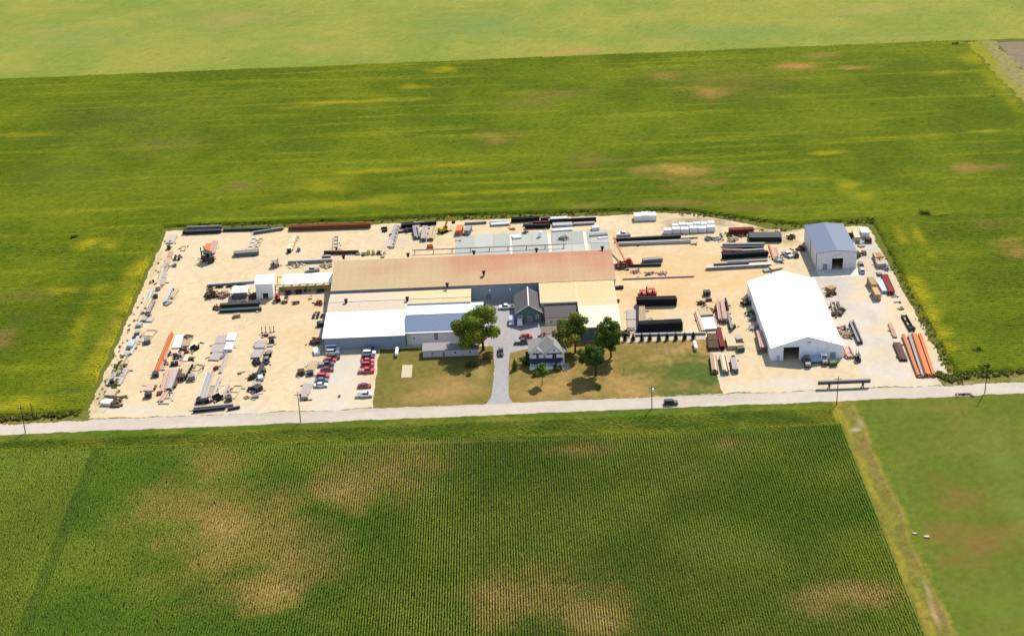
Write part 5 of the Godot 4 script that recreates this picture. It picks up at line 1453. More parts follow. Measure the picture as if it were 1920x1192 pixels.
func stock():
	# columns: kind, from x, y, to x, y (in the enlarged view), width, height, material, label
	zone(160, 400)
	rows([
		["beam", 1080, 250, 1510, 232, 1.6, 1.3, "steel_dark", "dark beam stack at the yard's north-west corner, front of two"],
		["beam", 1130, 190, 1515, 178, 1.2, 1.0, "steel_grey", "grey beam stack at the yard's north-west corner, against the crop"],
		["plate", 930, 330, 985, 235, 2.8, 0.5, "lilac", "lilac-grey plate stack in the yard's north-west corner"],
		["crate", 900, 420, 945, 415, 1.6, 1.3, "steel_black", "black crate at the end of the lilac plates"],
		["block", 925, 338, 955, 334, 1.0, 0.6, "steel_black", "small black block on the lilac plate stack's edge"],
		["beam", 995, 505, 1003, 460, 0.6, 0.9, "steel_black", "short black beam pair, western one, near the west border"],
		["beam", 1040, 500, 1052, 455, 0.7, 0.9, "steel_dark", "short black beam pair, eastern one, near the west border"],
		["frame", 1085, 415, 1095, 360, 1.6, 0.3, "pink", "thin pinkish frame lying near the north-west corner"],
		["pile", 960, 620, 1015, 600, 1.6, 1.0, "steel_grey", "small grey scrap heap by the west border"],
		["plate", 1350, 440, 1380, 330, 2.2, 0.6, "orange", "orange-topped plate stack beside the dark loader"],
		["tube", 1410, 440, 1445, 300, 2.0, 0.7, "pink", "pink-grey tube deck beside the dark loader"],
		["pile", 1290, 540, 1450, 520, 3.0, 1.3, "steel_dark", "dark scrap and fittings around the loader"],
		["plate", 840, 800, 885, 560, 2.6, 0.35, "lilac", "long low lilac plate row along the west border"],
		["pile", 880, 620, 915, 560, 1.6, 0.5, "tan", "scattered tan offcuts on the west border"],
		["crate", 785, 875, 830, 870, 1.8, 1.4, "cream", "cream crate with black shaded front on the west border"],
		["tube", 700, 970, 745, 850, 0.9, 0.7, "galvanised", "pale slim tube bundle along the west border"],
		["girder", 690, 1130, 770, 960, 0.8, 1.2, "steel_grey", "grey girder with dark side on the west border"],
		["tube", 640, 1100, 710, 950, 1.6, 0.8, "cream", "cream tube bundle along the west border"],
		["crate", 650, 1105, 680, 1100, 1.1, 0.9, "steel_black", "small black box on the cream tube bundle row"],
		["crate", 750, 965, 800, 960, 1.5, 1.1, "steel_black", "black crate at the head of the grey border girder"],
		["girder", 890, 980, 970, 810, 0.9, 1.2, "galvanised", "pale grey slanted girder standing clear of the west border"],
		["beam", 960, 935, 1030, 835, 1.0, 0.7, "tan", "short tan beam stack beside the pale slanted girder"],
		["plate", 880, 1050, 945, 1010, 1.8, 0.4, "steel_grey", "small grey plate at the foot of the slanted girder"],
		["beam", 800, 820, 868, 600, 0.9, 0.6, "tan", "slim tan beam row on the west border beside lilac plates"],
		["plate", 905, 560, 955, 420, 1.8, 0.3, "pink", "low pink plates on the west border near the black beam pair"],
		["tube", 578, 1185, 728, 838, 0.3, 0.5, "galvanised", "long pale rail marking the west border of the yard"],
		["block", 735, 780, 765, 776, 0.9, 0.7, "steel_black", "tiny black block by the west fence line"]])
	zone(360, 400)
	rows([
		["beam", 350, 215, 870, 200, 1.5, 1.1, "steel_dark", "long dark beam stack against the crop west of the rust girders"],
		["girder", 680, 245, 1015, 195, 0.9, 1.2, "steel_grey", "grey girder lying askew west of the rust girders"],
		["beam", 1080, 212, 1985, 180, 2.2, 1.7, "rust", "very long rust-red girder stack along the back of the yard"],
		["beam", 460, 500, 735, 480, 2.4, 1.5, "steel_grey", "short thick grey stack at the foot of a pale open frame"],
		["frame", 630, 415, 690, 275, 1.8, 0.4, "steel_light", "pale open ladder frame, western one of a pair"],
		["frame", 700, 415, 770, 275, 1.4, 0.4, "lilac", "lilac open ladder frame, eastern one of a pair"],
		["crate", 1055, 455, 1105, 450, 1.4, 1.2, "steel_black", "black crate at the end of pale planks"],
		["plate", 1085, 410, 1145, 245, 2.2, 0.25, "cream", "long pale planks lying between frames in the north yard"],
		["tube", 1120, 400, 1175, 240, 0.4, 0.5, "pink", "single pinkish beam along the pale planks"],
		["crate", 1170, 435, 1205, 430, 1.3, 1.2, "steel_grey", "small grey crate alone north of the canopy"],
		["frame", 1600, 410, 1610, 250, 1.9, 0.6, "steel_light", "pair of grey rails pointing north from the dark girder"],
		["crate", 1600, 418, 1628, 416, 0.8, 0.7, "steel_black", "tiny black box on the pair of grey rails"],
		["girder", 1065, 580, 1565, 555, 1.0, 1.4, "steel_light", "long light grey girder west of the workshop"],
		["pile", 1050, 590, 1250, 640, 5.0, 0.5, "cream", "pale offcuts scattered south of the light girder"],
		["pile", 1440, 640, 1560, 610, 4.0, 0.7, "tan", "tan clutter between canopy and light girder"],
		["girder", 160, 825, 700, 785, 0.6, 0.9, "galvanised", "long thin pale girder west of the block-shaped shed"],
		["crate", 170, 845, 225, 842, 0.9, 0.7, "steel_black", "black block under the thin pale girder, westernmost of four"],
		["crate", 255, 842, 345, 836, 0.9, 0.7, "steel_black", "black block under the thin pale girder, second from west"],
		["crate", 375, 836, 465, 830, 0.9, 0.7, "steel_black", "black block under the thin pale girder, third from west"],
		["crate", 495, 828, 560, 824, 0.9, 0.7, "steel_black", "black block under the thin pale girder, easternmost of four"],
		["pile", 110, 1000, 250, 960, 5.0, 2.4, "rust_brown", "tall brown scrap heap west of the small canopy"],
		["pile", 260, 1000, 400, 950, 5.0, 1.8, "pink", "pinkish scrap heap beside the small canopy"],
		["pile", 250, 1040, 310, 1000, 3.0, 1.5, "rust_brown", "low brown scrap heap south of the pink one"],
		["beam", 310, 1075, 745, 1050, 1.6, 1.3, "steel_dark", "dark beam stack south of the small canopy, back of two"],
		["beam", 300, 1125, 770, 1100, 1.4, 1.0, "teal", "green-black beam stack south of the small canopy, front of two"],
		["beam", 445, 975, 600, 968, 2.4, 1.3, "steel_grey", "grey beam stack stored under the small pale canopy"],
		["pile", 490, 1060, 580, 1030, 3.0, 1.6, "steel_grey", "grey fittings lying across the dark beam stacks"],
		["crate", 450, 1180, 535, 1170, 1.6, 1.0, "tan", "tan crate standing alone south of the dark beams"],
		["pile", 620, 1000, 720, 960, 3.5, 1.4, "rust_brown", "brown clutter in the shade west of the block shed"],
		["plate", 1030, 925, 1105, 915, 2.2, 0.7, "steel_black", "black plate stack south of the canopy, western one"],
		["plate", 1145, 915, 1225, 905, 2.2, 0.7, "steel_black", "black plate stack south of the canopy, eastern one"],
		["crate", 1030, 958, 1075, 955, 0.9, 0.6, "steel_dark", "small dark block south of the western black plates"],
		["plate", 995, 1015, 1065, 1008, 1.2, 0.5, "steel_black", "narrow black plate in the work area, western one"],
		["plate", 1120, 1020, 1200, 1012, 1.2, 0.5, "steel_black", "narrow black plate in the work area, eastern one"],
		["plate", 1290, 960, 1340, 955, 1.6, 0.2, "cream", "thin pale sheet lying in the work area"],
		["pile", 1390, 1010, 1440, 960, 2.0, 1.0, "rust", "rusty brown parts by the workshop's west wall"],
		["pile", 1240, 890, 1300, 870, 1.8, 0.9, "steel_dark", "dark parts at the canopy's front edge, middle"],
		["pile", 1380, 890, 1480, 880, 1.8, 0.9, "steel_dark", "dark parts at the canopy's front edge, east end"],
		["pile", 990, 890, 1030, 870, 1.6, 0.9, "steel_dark", "dark parts at the canopy's front edge, west end"],
		["tube", 1350, 1160, 1362, 1120, 0.7, 0.6, "steel_black", "short black bar near the workshop corner, western of three"],
		["tube", 1395, 1160, 1415, 1095, 0.7, 0.6, "steel_black", "short black bar near the workshop corner, middle of three"],
		["tube", 1440, 1150, 1462, 1120, 0.7, 0.6, "steel_black", "short black bar near the workshop corner, eastern of three"]])
	zone(600, 400)
	rows([
		["girder", 40, 465, 240, 462, 0.8, 1.3, "steel_dark", "dark girder end by the workshop's north-west corner"],
		["girder", 120, 470, 430, 462, 0.8, 1.4, "rust_brown", "brown girder by the workshop's north-west corner"],
		["beam", 20, 510, 115, 505, 1.2, 0.8, "steel_grey", "short grey beam bundle beside the workshop corner"],
		["frame", 400, 475, 445, 470, 1.2, 0.7, "steel_light", "grey work stand behind the workshop, first from the west", "work stands behind the workshop"],
		["frame", 460, 475, 505, 470, 1.2, 0.7, "steel_light", "grey work stand behind the workshop, second from the west", "work stands behind the workshop"],
		["frame", 525, 475, 555, 470, 1.2, 1.4, "yellow_frame", "yellow work stand behind the workshop, western one", "work stands behind the workshop"],
		["frame", 580, 475, 605, 470, 1.2, 1.4, "yellow_frame", "yellow work stand behind the workshop, eastern one", "work stands behind the workshop"],
		["pile", 630, 480, 680, 465, 1.6, 1.4, "rust_brown", "rusty brown parts among the work stands"],
		["frame", 700, 480, 720, 420, 0.9, 0.6, "pink", "pinkish stand at the east end of the work stands"],
		["plate", 770, 370, 850, 120, 1.6, 0.5, "steel_light", "long light grey tapering boom section pointing at the crop"],
		["frame", 800, 370, 865, 130, 1.6, 0.8, "lilac", "lilac lattice section beside the grey boom section"],
		["block", 775, 262, 805, 258, 0.9, 0.7, "steel_black", "black block lying on the grey boom section"],
		["beam", 680, 188, 750, 180, 0.9, 0.7, "steel_black", "short black beam near the rust girders, northern one"],
		["beam", 690, 215, 750, 208, 0.9, 0.7, "steel_black", "short black beam near the rust girders, southern one"],
		["beam", 870, 228, 945, 220, 0.8, 0.6, "steel_dark", "short dark beam east of the lattice section"],
		["beam", 905, 180, 1045, 170, 2.2, 1.5, "steel_black", "black beam stack among clutter by the back edge"],
		["pile", 940, 240, 1020, 210, 3.0, 1.1, "steel_dark", "dark clutter west of the three slab stacks"],
		["beam", 1085, 255, 1062, 135, 2.0, 1.3, "steel_grey", "dark-sided slab stack, western of three by the excavator"],
		["beam", 1155, 275, 1172, 135, 1.9, 1.4, "lilac", "lilac slab stack, middle of three by the excavator"],
		["beam", 1235, 275, 1268, 140, 2.0, 1.2, "tan", "tan slab stack, eastern of three by the excavator"],
		["girder", 910, 135, 1130, 128, 0.7, 1.0, "steel_light", "pale girder along the back edge north of the slab stacks"],
		["beam", 1120, 150, 1300, 138, 1.0, 1.2, "steel_black", "black beams along the back edge north of the slab stacks"],
		["box", 1548, 190, 1568, 125, 2.5, 2.4, "orange", "orange container standing by the concrete bay"],
		["box", 1640, 190, 1668, 130, 2.4, 2.2, "steel_grey", "grey container beside the orange one"],
		["plate", 1525, 300, 1570, 270, 1.5, 0.3, "lilac", "lilac sheet on the corner of the concrete bay"],
		["frame", 1200, 410, 1260, 402, 1.4, 1.2, "orange", "orange trestle behind the workshop roof edge"]])
	zone(840, 390)
	rows([
		["beam", 190, 195, 430, 182, 1.0, 1.0, "steel_light", "light grey beams behind the two containers"],
		["plate", 470, 215, 690, 200, 2.2, 0.8, "galvanised", "pale blue-grey plates along the back edge"],
		["beam", 475, 185, 665, 175, 1.2, 1.0, "galvanised", "pale beams behind the blue-grey plates"],
		["beam", 710, 175, 1025, 158, 1.6, 1.5, "steel_black", "black beam stack along the back edge, middle of the yard"],
		["beam", 1035, 155, 1125, 148, 1.2, 1.2, "steel_dark", "short dark beam stack east of the black stack"],
		["beam", 945, 195, 1135, 185, 1.0, 1.0, "maroon", "maroon-brown beams south of the black back-edge stack"],
		["beam", 1135, 190, 1655, 165, 1.4, 1.5, "steel_black", "long black beam stack behind the concrete bay"],
		["plate", 1140, 150, 1345, 140, 2.0, 0.8, "galvanised", "pale plates north of the long black stack"],
		["beam", 1380, 140, 1640, 130, 1.0, 0.8, "lilac", "lilac beams north of the long black stack"],
		["beam", 840, 212, 940, 205, 0.8, 0.8, "rust_brown", "brown beam end west of a black stack by the bay"],
		["beam", 860, 245, 1145, 235, 1.4, 1.4, "steel_black", "black beam stack on the concrete bay's back edge"],
		["plate", 1165, 225, 1400, 215, 2.4, 0.9, "galvanised", "pale blue plate stack on the bay's back edge"],
		["plate", 1160, 275, 1400, 258, 2.0, 0.6, "wrap", "white sheeted plates on the concrete bay"],
		["beam", 1400, 205, 1640, 192, 1.4, 0.8, "lilac", "lilac beam stack east of the pale blue plates"],
		["bale", 720, 360, 820, 350, 3.2, 0.9, "wrap", "white tarpaulin pack on the concrete bay, west part"],
		["bale", 1610, 270, 1690, 260, 2.6, 1.6, "wrap", "white wrapped pack at the bay's north-east corner"],
		["pile", 830, 300, 900, 285, 1.6, 0.8, "steel_dark", "small dark parts on the concrete bay"],
		["pile", 1260, 400, 1340, 350, 4.0, 0.9, "steel_grey", "dark grey heap on the concrete bay's eastern part"],
		["plate", 1580, 330, 1790, 310, 1.8, 0.5, "steel_grey", "grey-blue plates at the bay's eastern end"],
		["plate", 1670, 355, 1790, 345, 1.2, 0.4, "galvanised", "thin pale plates south of the grey-blue ones"],
		["crate", 690, 248, 750, 244, 1.0, 0.5, "orange", "small orange crate north of the concrete bay"]])
	zone(1120, 380)
	rows([
		["bale", 420, 225, 500, 222, 4.4, 2.4, "wrap", "white wrapped bale in the set of three, western one", "three big white bales"],
		["bale", 500, 222, 582, 219, 4.4, 2.6, "wrap", "white wrapped bale in the set of three, middle one", "three big white bales"],
		["bale", 582, 219, 665, 216, 4.4, 2.4, "wrap", "white wrapped bale in the set of three, eastern one", "three big white bales"],
		["girder", 200, 450, 940, 410, 1.0, 1.5, "steel_dark", "long dark girder east of the workshop, northern one"],
		["beam", 230, 495, 1045, 462, 1.8, 0.9, "steel_light", "long pale-topped beam stack east of the workshop"],
		["tube", 945, 412, 1130, 402, 1.0, 0.6, "cream", "cream tubes continuing the long dark girder's line"],
		["tube", 1050, 475, 1110, 470, 0.8, 0.5, "cream", "short cream tube at the pale beam stack's east end"],
		["beam", 510, 692, 735, 675, 1.6, 1.4, "steel_grey", "grey beam stack in the orange gravel, back of two"],
		["beam", 370, 728, 720, 718, 1.2, 0.9, "steel_dark", "dark beam stack in the orange gravel, front of two"],
		["pile", 210, 790, 340, 760, 5.0, 2.0, "rust_brown", "brown scrap heap against the workshop's east wall"],
		["pile", 360, 800, 480, 790, 2.0, 0.7, "pink", "pinkish offcuts in a row east of the scrap heap, west end"],
		["pile", 540, 815, 640, 800, 1.6, 0.6, "pink", "pinkish offcuts in a row east of the scrap heap, middle"],
		["pile", 660, 812, 800, 800, 1.6, 0.5, "tan", "tan offcuts in a row east of the scrap heap, east end"],
		["tube", 280, 868, 1080, 835, 0.6, 0.5, "pink", "very long thin pinkish pole lying east of the workshop"],
		["frame", 205, 980, 295, 970, 0.8, 1.0, "steel_dark", "small dark stand near the cream hall's east wall"],
		["crate", 215, 1125, 250, 1120, 1.0, 0.8, "rust_brown", "small brown crate by the cream hall's east wall"],
		["pile", 1210, 450, 1290, 420, 2.5, 1.1, "steel_grey", "grey rubble heap south of the white bales, western one"],
		["pile", 1310, 450, 1395, 420, 2.5, 1.1, "steel_light", "pale rubble heap south of the white bales, eastern one"],
		["pile", 1450, 450, 1600, 430, 2.5, 1.0, "tan", "tan rubble heap near the dark red container"]])
	for i in 6:
		stack("bale", 750 + i * 97, 372 - i * 5.5, 838 + i * 97, 370 - i * 5.5, 2.6, 2.1 + 0.2 * (i % 2), "wrap", "white wrapped bale in the front row of the big bale group", "front row of white bales")
	for i in 6:
		stack("bale", 845 + i * 80, 322 - i * 4, 915 + i * 80, 320 - i * 4, 2.6, 2.2 + 0.25 * (i % 2), "wrap", "white wrapped bale in the back row of the big bale group", "back row of white bales")
	zone(1300, 390)
	rows([
		["box", 410, 320, 685, 310, 2.5, 2.4, "maroon", "dark red container at the grassy back edge"],
		["beam", 640, 400, 1000, 395, 4.5, 2.0, "steel_dark", "wide stack with dark front and pinkish sheet near the steel building"],
		["plate", 600, 330, 1000, 318, 5.0, 0.5, "pink", "pinkish sheet stack north of the wide dark stack"],
		["pile", 500, 340, 600, 330, 2.2, 0.8, "rust", "rusty clutter beside the dark red container"],
		["pile", 1060, 370, 1160, 345, 2.5, 1.0, "rust_brown", "brown scrap near the steel building's west wall"],
		["pile", 1170, 440, 1230, 400, 3.0, 1.4, "rust_brown", "brown machine parts against the steel building"],
		["beam", 340, 438, 805, 430, 1.2, 0.9, "steel_grey", "grey beam stack in the east racks, first from the north"],
		["beam", 330, 466, 790, 460, 1.1, 0.8, "steel_dark", "dark beam stack in the east racks, second from the north"],
		["beam", 330, 500, 560, 508, 1.2, 1.0, "pink", "pinkish short beam stack in the east racks"],
		["beam", 550, 510, 800, 495, 1.2, 0.9, "steel_grey", "grey beam stack in the east racks, beside the pinkish one"],
		["beam", 335, 592, 845, 560, 1.4, 1.9, "steel_black", "tall black beam stack in the east racks"],
		["beam", 390, 622, 840, 600, 1.0, 0.8, "steel_grey", "grey beam stack in the east racks, south of the black one"],
		["girder", 150, 706, 880, 665, 1.6, 1.2, "steel_light", "longest grey girder at the south of the east racks"],
		["beam", 240, 690, 630, 668, 0.8, 1.6, "steel_dark", "dark beam stack lying behind the longest grey girder"],
		["tube", 900, 560, 850, 405, 0.5, 0.6, "orange", "single orange-brown pipe beside the east racks"],
		["tube", 935, 560, 905, 440, 2.0, 0.3, "pink", "low pinkish tubes beside the orange-brown pipe"],
		["pile", 940, 640, 1030, 600, 3.5, 1.2, "steel_light", "pale rubble behind the white hall"],
		["plate", 790, 730, 860, 720, 2.0, 0.6, "steel_grey", "grey plates behind the white hall's ridge"],
		["wood", 870, 715, 990, 690, 2.4, 0.8, "cream", "cream timber packs behind the white hall"]])
	zone(1280, 540)
	rows([
		["pile", 690, 160, 760, 70, 3.0, 1.8, "steel_dark", "dark machinery along the white hall, first from the north"],
		["crate", 750, 205, 800, 200, 2.2, 1.6, "galvanised", "pale machine case along the white hall's west wall"],
		["pile", 730, 270, 790, 230, 2.6, 1.6, "green_paint", "dark green machinery along the white hall"],
		["pile", 770, 330, 830, 280, 2.6, 1.5, "steel_grey", "grey machinery along the white hall"],
		["pile", 775, 440, 830, 370, 2.4, 1.3, "steel_light", "pale grey parts along the white hall, south of the machinery"],
		["beam", 905, 660, 860, 475, 1.9, 2.0, "pink", "pinkish tall beam stack beside the white hall"],
		["pile", 560, 440, 600, 395, 0.8, 0.6, "steel_dark", "tiny dark offcuts between stacks and white hall"]])
	zone(1480, 390)
	rows([
		["box", 768, 325, 735, 232, 2.4, 2.4, "cream", "cream box trailer beside the steel building"],
		["box", 855, 272, 838, 215, 3.4, 2.3, "wrap", "white box body at the yard's north-east corner"],
		["pile", 670, 310, 720, 250, 2.6, 1.6, "steel_black", "black machinery beside the cream box trailer"],
		["crate", 865, 405, 930, 400, 2.0, 1.5, "rust_brown", "brown crate at the yard's north-east edge"],
		["plate", 780, 410, 835, 395, 2.0, 0.4, "steel_grey", "grey plates south of the cream trailer, northern pack"],
		["plate", 785, 450, 845, 435, 2.0, 0.4, "steel_grey", "grey plates south of the cream trailer, southern pack"],
		["plate", 700, 400, 740, 335, 1.8, 0.4, "wrap", "white sheets against the steel building's east wall"],
		["beam", 830, 508, 820, 470, 0.7, 0.8, "maroon", "short brown beam, western of two"],
		["beam", 858, 508, 848, 470, 0.7, 0.8, "rust_brown", "short brown beam, eastern of two"],
		["pile", 755, 540, 785, 460, 1.6, 1.2, "steel_dark", "dark fittings on the steel building's east wall"],
		["wood", 1015, 545, 985, 495, 3.0, 1.6, "timber", "orange-tan timber stack at the east border, northern one"],
		["wood", 1035, 610, 1015, 560, 3.0, 1.6, "timber", "orange-tan timber stack at the east border, middle one"],
		["crate", 990, 690, 1090, 680, 2.6, 1.6, "lilac", "pinkish crate south of the border timber stacks"],
		["pile", 1080, 720, 1130, 690, 1.5, 0.9, "steel_grey", "grey rubbish beside the pinkish border crate"],
		["crate", 995, 770, 1045, 765, 1.6, 0.8, "steel_grey", "small grey crate at the head of the dark red trailer"],
		["box", 957, 850, 905, 765, 2.3, 2.6, "timber", "tan high-sided load, northern one of two in line"],
		["box", 1000, 965, 955, 880, 2.3, 2.6, "timber", "tan high-sided load, southern one of two in line"],
		["tube", 1085, 925, 1005, 790, 2.3, 1.0, "galvanised", "silver tube bundle between tan loads and red trailer"],
		["box", 1150, 930, 1065, 735, 2.4, 1.6, "maroon", "long dark red trailer load by the east border"],
		["tube", 1145, 1003, 1215, 998, 0.3, 0.3, "steel_grey", "thin timber bearer on gravel, northern of three", "bearers along the east border"],
		["tube", 1170, 1063, 1240, 1058, 0.3, 0.3, "steel_grey", "thin timber bearer on gravel, middle of three", "bearers along the east border"],
		["tube", 1210, 1135, 1285, 1130, 0.3, 0.3, "steel_grey", "thin timber bearer on gravel, southern of three", "bearers along the east border"],
		["wood", 445, 950, 510, 925, 2.6, 1.0, "timber", "tan timber pack against the white hall's east side"],
		["pile", 420, 1005, 550, 980, 2.0, 1.2, "rust_brown", "row of brown posts against the white hall's east side"],
		["frame", 520, 1160, 490, 1040, 1.4, 0.8, "lilac", "lilac frame east of the white hall"],
		["beam", 580, 1180, 545, 1040, 0.8, 0.9, "steel_dark", "slim dark beam east of the lilac frame"]])
	zone(1100, 540)
	rows([
		["beam", 570, 232, 1015, 222, 2.6, 2.7, "steel_black", "tall black beam stack east of the cream hall, northern one"],
		["beam", 590, 528, 1080, 505, 2.6, 3.0, "steel_black", "tall black beam stack east of the cream hall, southern one"],
		["beam", 625, 400, 610, 190, 2.4, 0.9, "tan", "tan beam deck between the two tall black stacks"],
		["plate", 515, 470, 510, 235, 3.4, 0.4, "lilac", "lilac plates west of the tall black stacks"],
		["tube", 575, 470, 572, 170, 0.7, 1.2, "steel_black", "narrow black beam linking the two tall stacks"],
		["pile", 400, 500, 475, 450, 2.6, 1.4, "rust_brown", "round brown scrap heap by the evergreen row"],
		["crate", 415, 535, 480, 528, 1.4, 0.9, "steel_dark", "dark crate south of the round scrap heap"],
		["pile", 480, 500, 530, 480, 2.0, 0.7, "tan", "tan offcuts beside the round scrap heap"],
		["girder", 545, 548, 1340, 530, 0.7, 0.9, "steel_light", "long thin pale girder behind the evergreen row"],
		["plate", 680, 385, 740, 365, 1.0, 0.4, "steel_grey", "small grey plates north of the southern black stack"],
		["crate", 1315, 110, 1390, 103, 1.8, 1.6, "steel_dark", "dark crate alone in the orange gravel"],
		["beam", 1335, 160, 1405, 152, 1.0, 0.7, "rust_brown", "short brown beam south of the dark crate"],
		["pile", 1255, 220, 1330, 190, 2.4, 1.2, "rust_brown", "brown scrap west of the long stacks"],
		["tube", 1285, 470, 1215, 255, 0.8, 0.8, "pink", "pinkish slim beam on the west of the plate deck"],
		["tube", 1312, 470, 1240, 255, 0.8, 0.7, "tan", "tan slim beam on the west of the plate deck"],
		["plate", 1345, 300, 1305, 220, 4.0, 0.8, "cream", "cream sheet pack at the head of the plate deck"],
		["plate", 1390, 460, 1335, 320, 4.0, 0.7, "galvanised", "silver-grey plate deck among the eastern stacks"],
		["plate", 1445, 440, 1415, 350, 2.8, 0.5, "pink", "pinkish plates beside the silver-grey deck"],
		["pile", 1360, 310, 1440, 270, 3.0, 0.9, "rust", "reddish offcuts behind the silver-grey deck"],
		["beam", 1525, 340, 1490, 130, 2.6, 1.8, "pink", "tall pinkish-topped beam stack north of the brown plates"],
		["girder", 1585, 240, 1552, 110, 0.7, 1.8, "steel_black", "black slender girder east of the pinkish stack"],
		["girder", 1625, 445, 1575, 255, 0.9, 1.6, "steel_grey", "grey slender girder in line with the black one"],
		["plate", 1425, 665, 1400, 500, 3.2, 1.2, "rust_brown", "brown plate stack east of the lawn"],
		["beam", 1525, 650, 1475, 455, 1.5, 1.4, "maroon", "maroon-brown beam stack beside the brown plates"],
		["plate", 1630, 650, 1600, 530, 2.8, 1.3, "cream", "cream plate stack east of the maroon-brown beams"],
		["crate", 1665, 615, 1745, 605, 3.0, 1.0, "lilac", "pale lilac pack beside the cream plates"],
		["box", 1690, 735, 1770, 725, 2.0, 1.6, "green_paint", "low dark green bin south of the lilac pack"],
		["beam", 1440, 910, 1415, 730, 2.0, 1.5, "tan", "grey-tan stack near the road, western of three"],
		["beam", 1560, 915, 1525, 730, 2.1, 1.6, "cream", "cream-tan stack near the road, middle of three"],
		["beam", 1670, 905, 1640, 770, 1.8, 1.5, "lilac", "lilac-grey stack near the road, eastern of three"],
		["block", 1630, 820, 1665, 812, 1.0, 1.2, "steel_black", "black block on the side of the lilac-grey stack"]])
	zone(1500, 560)
	rows([
		["tube", 1330, 850, 1160, 395, 0.9, 0.9, "orange", "long slim orange beam, westernmost of the orange group"],
		["tube", 1385, 850, 1235, 395, 1.2, 0.8, "lilac", "long lilac beam between two orange beams"],
		["tube", 1405, 850, 1260, 395, 0.6, 1.0, "rust", "long rust-brown beam beside the wide orange deck"],
		["tube", 1465, 835, 1310, 380, 2.6, 1.1, "orange", "wide bright orange beam deck by the east border"],
		["plate", 1075, 425, 1010, 265, 1.2, 0.5, "pink", "narrow pinkish plate stack in the east yard"],
		["beam", 1165, 675, 1085, 485, 2.2, 0.8, "rust_brown", "grey-brown beam stack west of the orange group"],
		["frame", 1260, 345, 1165, 175, 1.6, 0.8, "steel_black", "black open frame at the east border"],
		["crate", 1225, 365, 1295, 350, 1.3, 0.7, "steel_black", "black block at the foot of the open frame"],
		["beam", 700, 465, 600, 235, 0.7, 1.3, "steel_dark", "dark girder pair east of the white hall, eastern one"],
		["beam", 665, 475, 565, 245, 0.7, 1.2, "steel_grey", "grey girder pair east of the white hall, western one"],
		["beam", 545, 385, 500, 295, 0.6, 0.7, "steel_dark", "short dark beam near the white hall's east wall"],
		["pile", 500, 480, 600, 430, 3.0, 1.0, "tan", "tan offcuts near the white hall's east wall"],
		["wood", 570, 640, 515, 530, 2.6, 0.9, "pink", "pinkish-brown timber stack near the white hall's corner"],
		["pile", 520, 690, 600, 650, 2.4, 0.9, "tan", "tan clutter at the white hall's south-east corner"],
		["pile", 370, 190, 490, 60, 2.4, 1.0, "rust_brown", "brown scrap strip along the white hall's east wall"],
		["pile", 430, 400, 470, 290, 2.2, 0.5, "pink", "pinkish dust and offcuts along the white hall"],
		["box", 345, 775, 425, 768, 2.2, 1.5, "green_paint", "green waste skip in front of the white hall"]])
	zone(160, 590)
